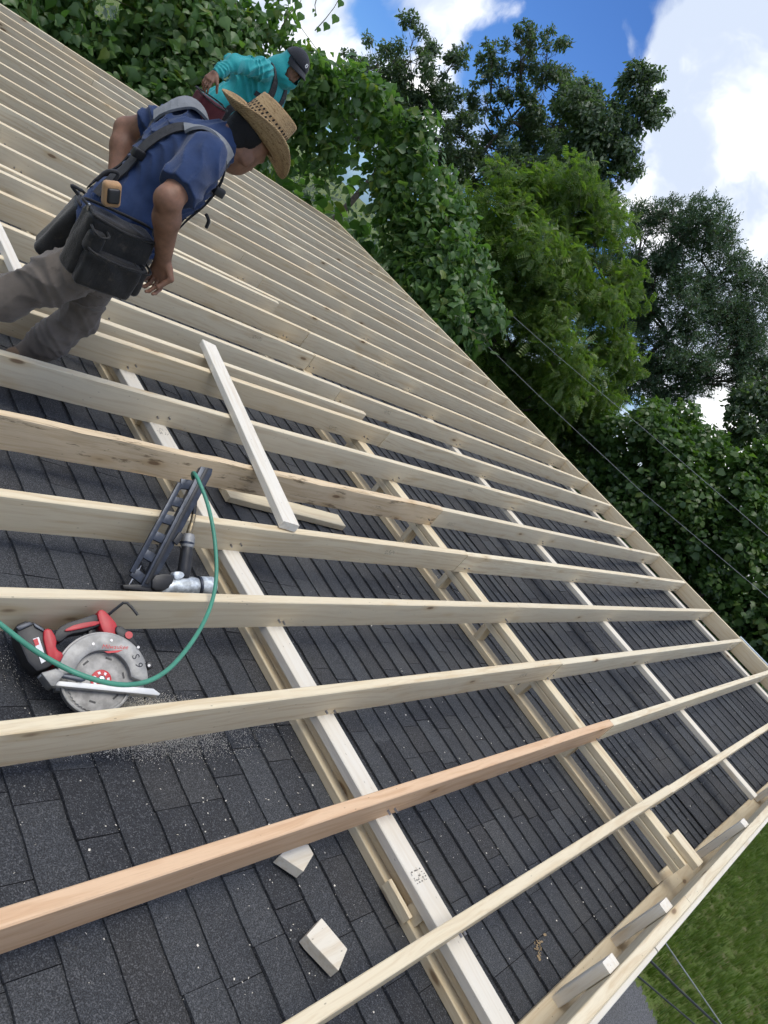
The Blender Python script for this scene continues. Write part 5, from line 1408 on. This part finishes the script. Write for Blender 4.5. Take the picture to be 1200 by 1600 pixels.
b2.ell(hd2 + fU * .01, (.096, .075, .108), FAX).ell(hd2 + fF * .032 - fU * .055, (.060, .052, .060), FAX, .04)
b2.cone(hd2 + fF * .090 + fU * .012, .008, hd2 + fF * .116 - fU * .020, .0125, .014); b2.ell(hd2 + fF * .082 - fU * .060, (.020, .026, .010), FAX, .012)
b2.chain([hd2 - fU * .05 - fF * .02, nk2, ch2], [.056, .058, .08], .04); b2.chain([ch2, wa2, pe2], [.10, .10, .10], .06)
b2.chain([rsh, el2, wr2], [.050, .040, .028], .02); b2.chain([lsh, elL, wrL], [.050, .040, .028], .02)
k1, k2, a1, a2 = np.array((3.36, 5.48, -1.18)), np.array((3.52, 5.72, -1.18)), np.array((3.18, 5.56, -1.70)), np.array((3.44, 5.74, -1.70))
b2.chain([pe2, k1, a1], [.08, .055, .04]); b2.chain([pe2, k2, a2], [.08, .055, .04])
V, Fc = b2.mesh(.010)
h1 = Solid(.01); hand(h1, wr2, kn2, (.55, -.75, .2), (.3, .4, -.8), (.4, -.1, -.8), (.3, .5, .4)); h1.cone(wr2 + (el2 - wr2) * .16, .030, wr2, .027, .01)
h2 = Solid(.01); hand(h2, wrL, knL, (.6, .6, .1), (-.5, .5, -.2), (-.3, -.3, -.8), (.3, .5, .4)); h2.cone(wrL + (elL - wrL) * .16, .030, wrL, .027, .01)
for hs in (h1, h2):
    v2, f2 = hs.mesh(.0045); Fc = np.concatenate([Fc, f2 + len(V)]); V = np.concatenate([V, v2])
roof_obj('body', V, Fc, SKIN2, man2, True)
for s_ in (-1, 1):        # eyes
    e_ = Solid(.01); e_.ell(hd2 + fF * .086 + fS * s_ * .030 + fU * .006, (.010, .013, .008), FAX); V, Fc = e_.mesh(.004); roof_obj('eye', V, Fc, HAIR, man2, True)
t2 = Solid(.05)
t2.chain([rsh, lsh], [.072, .072], .06); t2.ell(ch2, (.13, .19, .17), np.stack([fF * np.array((1, 1, 0)) / np.linalg.norm(fF[:2]), unit(lsh - rsh), np.array((0, 0, 1.))]), .06); t2.chain([ch2, wa2, pe2 + np.array((0, 0, .06))], [.125, .125, .13], .08)
t2.chain([rsh, el2, wr2], [.072, .054, .042], .04); t2.chain([lsh, elL, wrL], [.070, .054, .042], .04)
t2.cut = [(wr2, unit(wr2 - el2), .08), (wrL, unit(wrL - elL), .08)]
t2.amp = lambda P_: folds(P_, (.6, .2, .7), 70, .011, 11) + folds(P_, (.8, -.5, -.3), 55, .010, 12)
V, Fc = t2.mesh(.0075); roof_obj('shirt', V, Fc, TEAL, man2, True)
ho = Solid(.03); ho.ell(hd2 - fF * .012 + fU * .005, (.112, .100, .128), FAX); ho.ell(hd2 - fU * .085 + fF * .02, (.098, .092, .060), FAX, .05); ho.chain([hd2 - fU * .09, nk2, nk2 - np.array((.02, -.02, .06))], [.08, .095, .10], .05)
ho.amp = lambda P_: folds(P_, (.5, .4, .7), 70, .006, 14)
V, Fc = ho.mesh(.008)
inside = ((V - (hd2 + fF * .03)) @ fF > .0) & (np.abs((V - hd2) @ fS) < .070) & ((V - hd2) @ fU > -.066) & ((V - hd2) @ fU < .12)
Fc = Fc[~inside[Fc].any(1)]; roof_obj('hood', V, Fc, TEAL, man2, True)
# cap
cp = Solid(.02); cp.ell(hd2 + fU * .030 - fF * .004, (.116, .104, .112), FAX); cp.cut = [(hd2 + fU * .046, -fU, None)]; V, Fc = cp.mesh(.007)
cap = roof_obj('cap', V, Fc, NAVY, man2, True)
vis_ = []; vf = []
for i in range(6):
    for k in range(13):
        a = rad(-78 + 156 * k / 12); rr_ = .100 + .078 * i / 5 * math.cos(a * .92) ** .6
        q = hd2 + fF * rr_ * math.cos(a) + fS * .098 * math.sin(a) * (1 - .06 * i / 5) + fU * (.047 - .030 * (i / 5) - .018 * math.sin(a) ** 2 * i / 5); vis_.append(q)
n0 = len(vis_); vis_ += [q - fU * .005 for q in vis_]
for i in range(5):
    for k in range(12):
        a = i * 13 + k; vf += [(a, a + 1, a + 14, a + 13), (n0 + a + 13, n0 + a + 14, n0 + a + 1, n0 + a)]
vf += [(65 + k, 66 + k, n0 + 66 + k, n0 + 65 + k) for k in range(12)]
roof_obj('visor', vis_, vf, NAVY, man2, True)
em = MB()
for (u, v, w_, hh) in ((-.010, .0, .006, .016), (.0, .011, .012, .005), (.006, .0, .006, .012), (-.002, -.011, .010, .005)):
    c = hd2 + fF * .101 + fU * (.088 + v); e = c + fS * u
    em.add([e + fS * a * w_ / 1.6 + fU * b * hh / 1.6 + fF * (.016 - .34 * (.02 + v + b * hh * .6)) for a, b in ((-1, -1), (1, -1), (1, 1), (-1, 1))], [(0, 1, 2, 3)])
roof_obj('emblem', em.v, em.f, LABEL_W, man2)
# straps, belt, pouch, trousers
strap('suspender', [rsh * .72 + lsh * .28 + np.array((0, .06, .09)), rsh * .74 + lsh * .26 + np.array((.0, -.03, .10)), ch2 + np.array((.02, -.16, .06)), ch2 + np.array((.0, -.16, -.10)), wa2 + np.array((-.02, -.14, .05)), wa2 + np.array((-.02, -.14, -.08))], .055, man2, t2)
strap('suspender', [rsh * .26 + lsh * .74 + np.array((-.02, .04, .10)), rsh * .28 + lsh * .72 + np.array((.02, -.06, .08)), ch2 + np.array((.14, -.08, .04)), ch2 + np.array((.13, -.10, -.12)), wa2 + np.array((.11, -.08, 0))], .055, man2, t2)
strap('chest_strap', [ch2 + np.array((-.10, -.16, -.05)), ch2 + np.array((.02, -.18, -.04)), ch2 + np.array((.15, -.08, -.01))], .035, man2, t2)
be = Solid(.05); be.ell(wa2 + np.array((-.01, .01, -.09)), (.158, .158, .07)); be.cut = [(wa2 + np.array((0, 0, -.05)), np.array((0, 0, 1.)), None), (wa2 + np.array((0, 0, -.135)), np.array((0, 0, -1.)), None)]
V, Fc = be.mesh(.009); roof_obj('tool_belt', V, Fc, LEATHER, man2, True)
pouch('tool_pouch', atY(322, 172, 5.44), (1, .1, 0), (.1, 0, 1), (.12, .06, .085), MAROON, man2, [], True, .009)
pouch('tool_pouch', atY(300, 185, 5.5), (1, .1, 0), (.1, 0, 1), (.09, .06, .10), LEATHER, man2, [], True, .009)
tr2 = Solid(.05); tr2.ell(pe2, (.13, .15, .11)); tr2.chain([pe2 + np.array((-.02, -.06, -.03)), k1, a1], [.10, .075, .062], .05); tr2.chain([pe2 + np.array((.05, .05, -.03)), k2, a2], [.10, .075, .062], .05)
tr2.amp = lambda P_: folds(P_, (0, 0, 1), 60, .008, 17); V, Fc = tr2.mesh(.011); roof_obj('trousers', V, Fc, DARKT, man2, True)
for a_ in (a1, a2):
    bt = Solid(.02); bt.cone(a_ + np.array((-.03, .03, -.01)), .048, a_ + np.array((.12, -.12, -.035)), .036); V, Fc = bt.mesh(.010); roof_obj('boot', V, Fc, BOOT, man2, True)
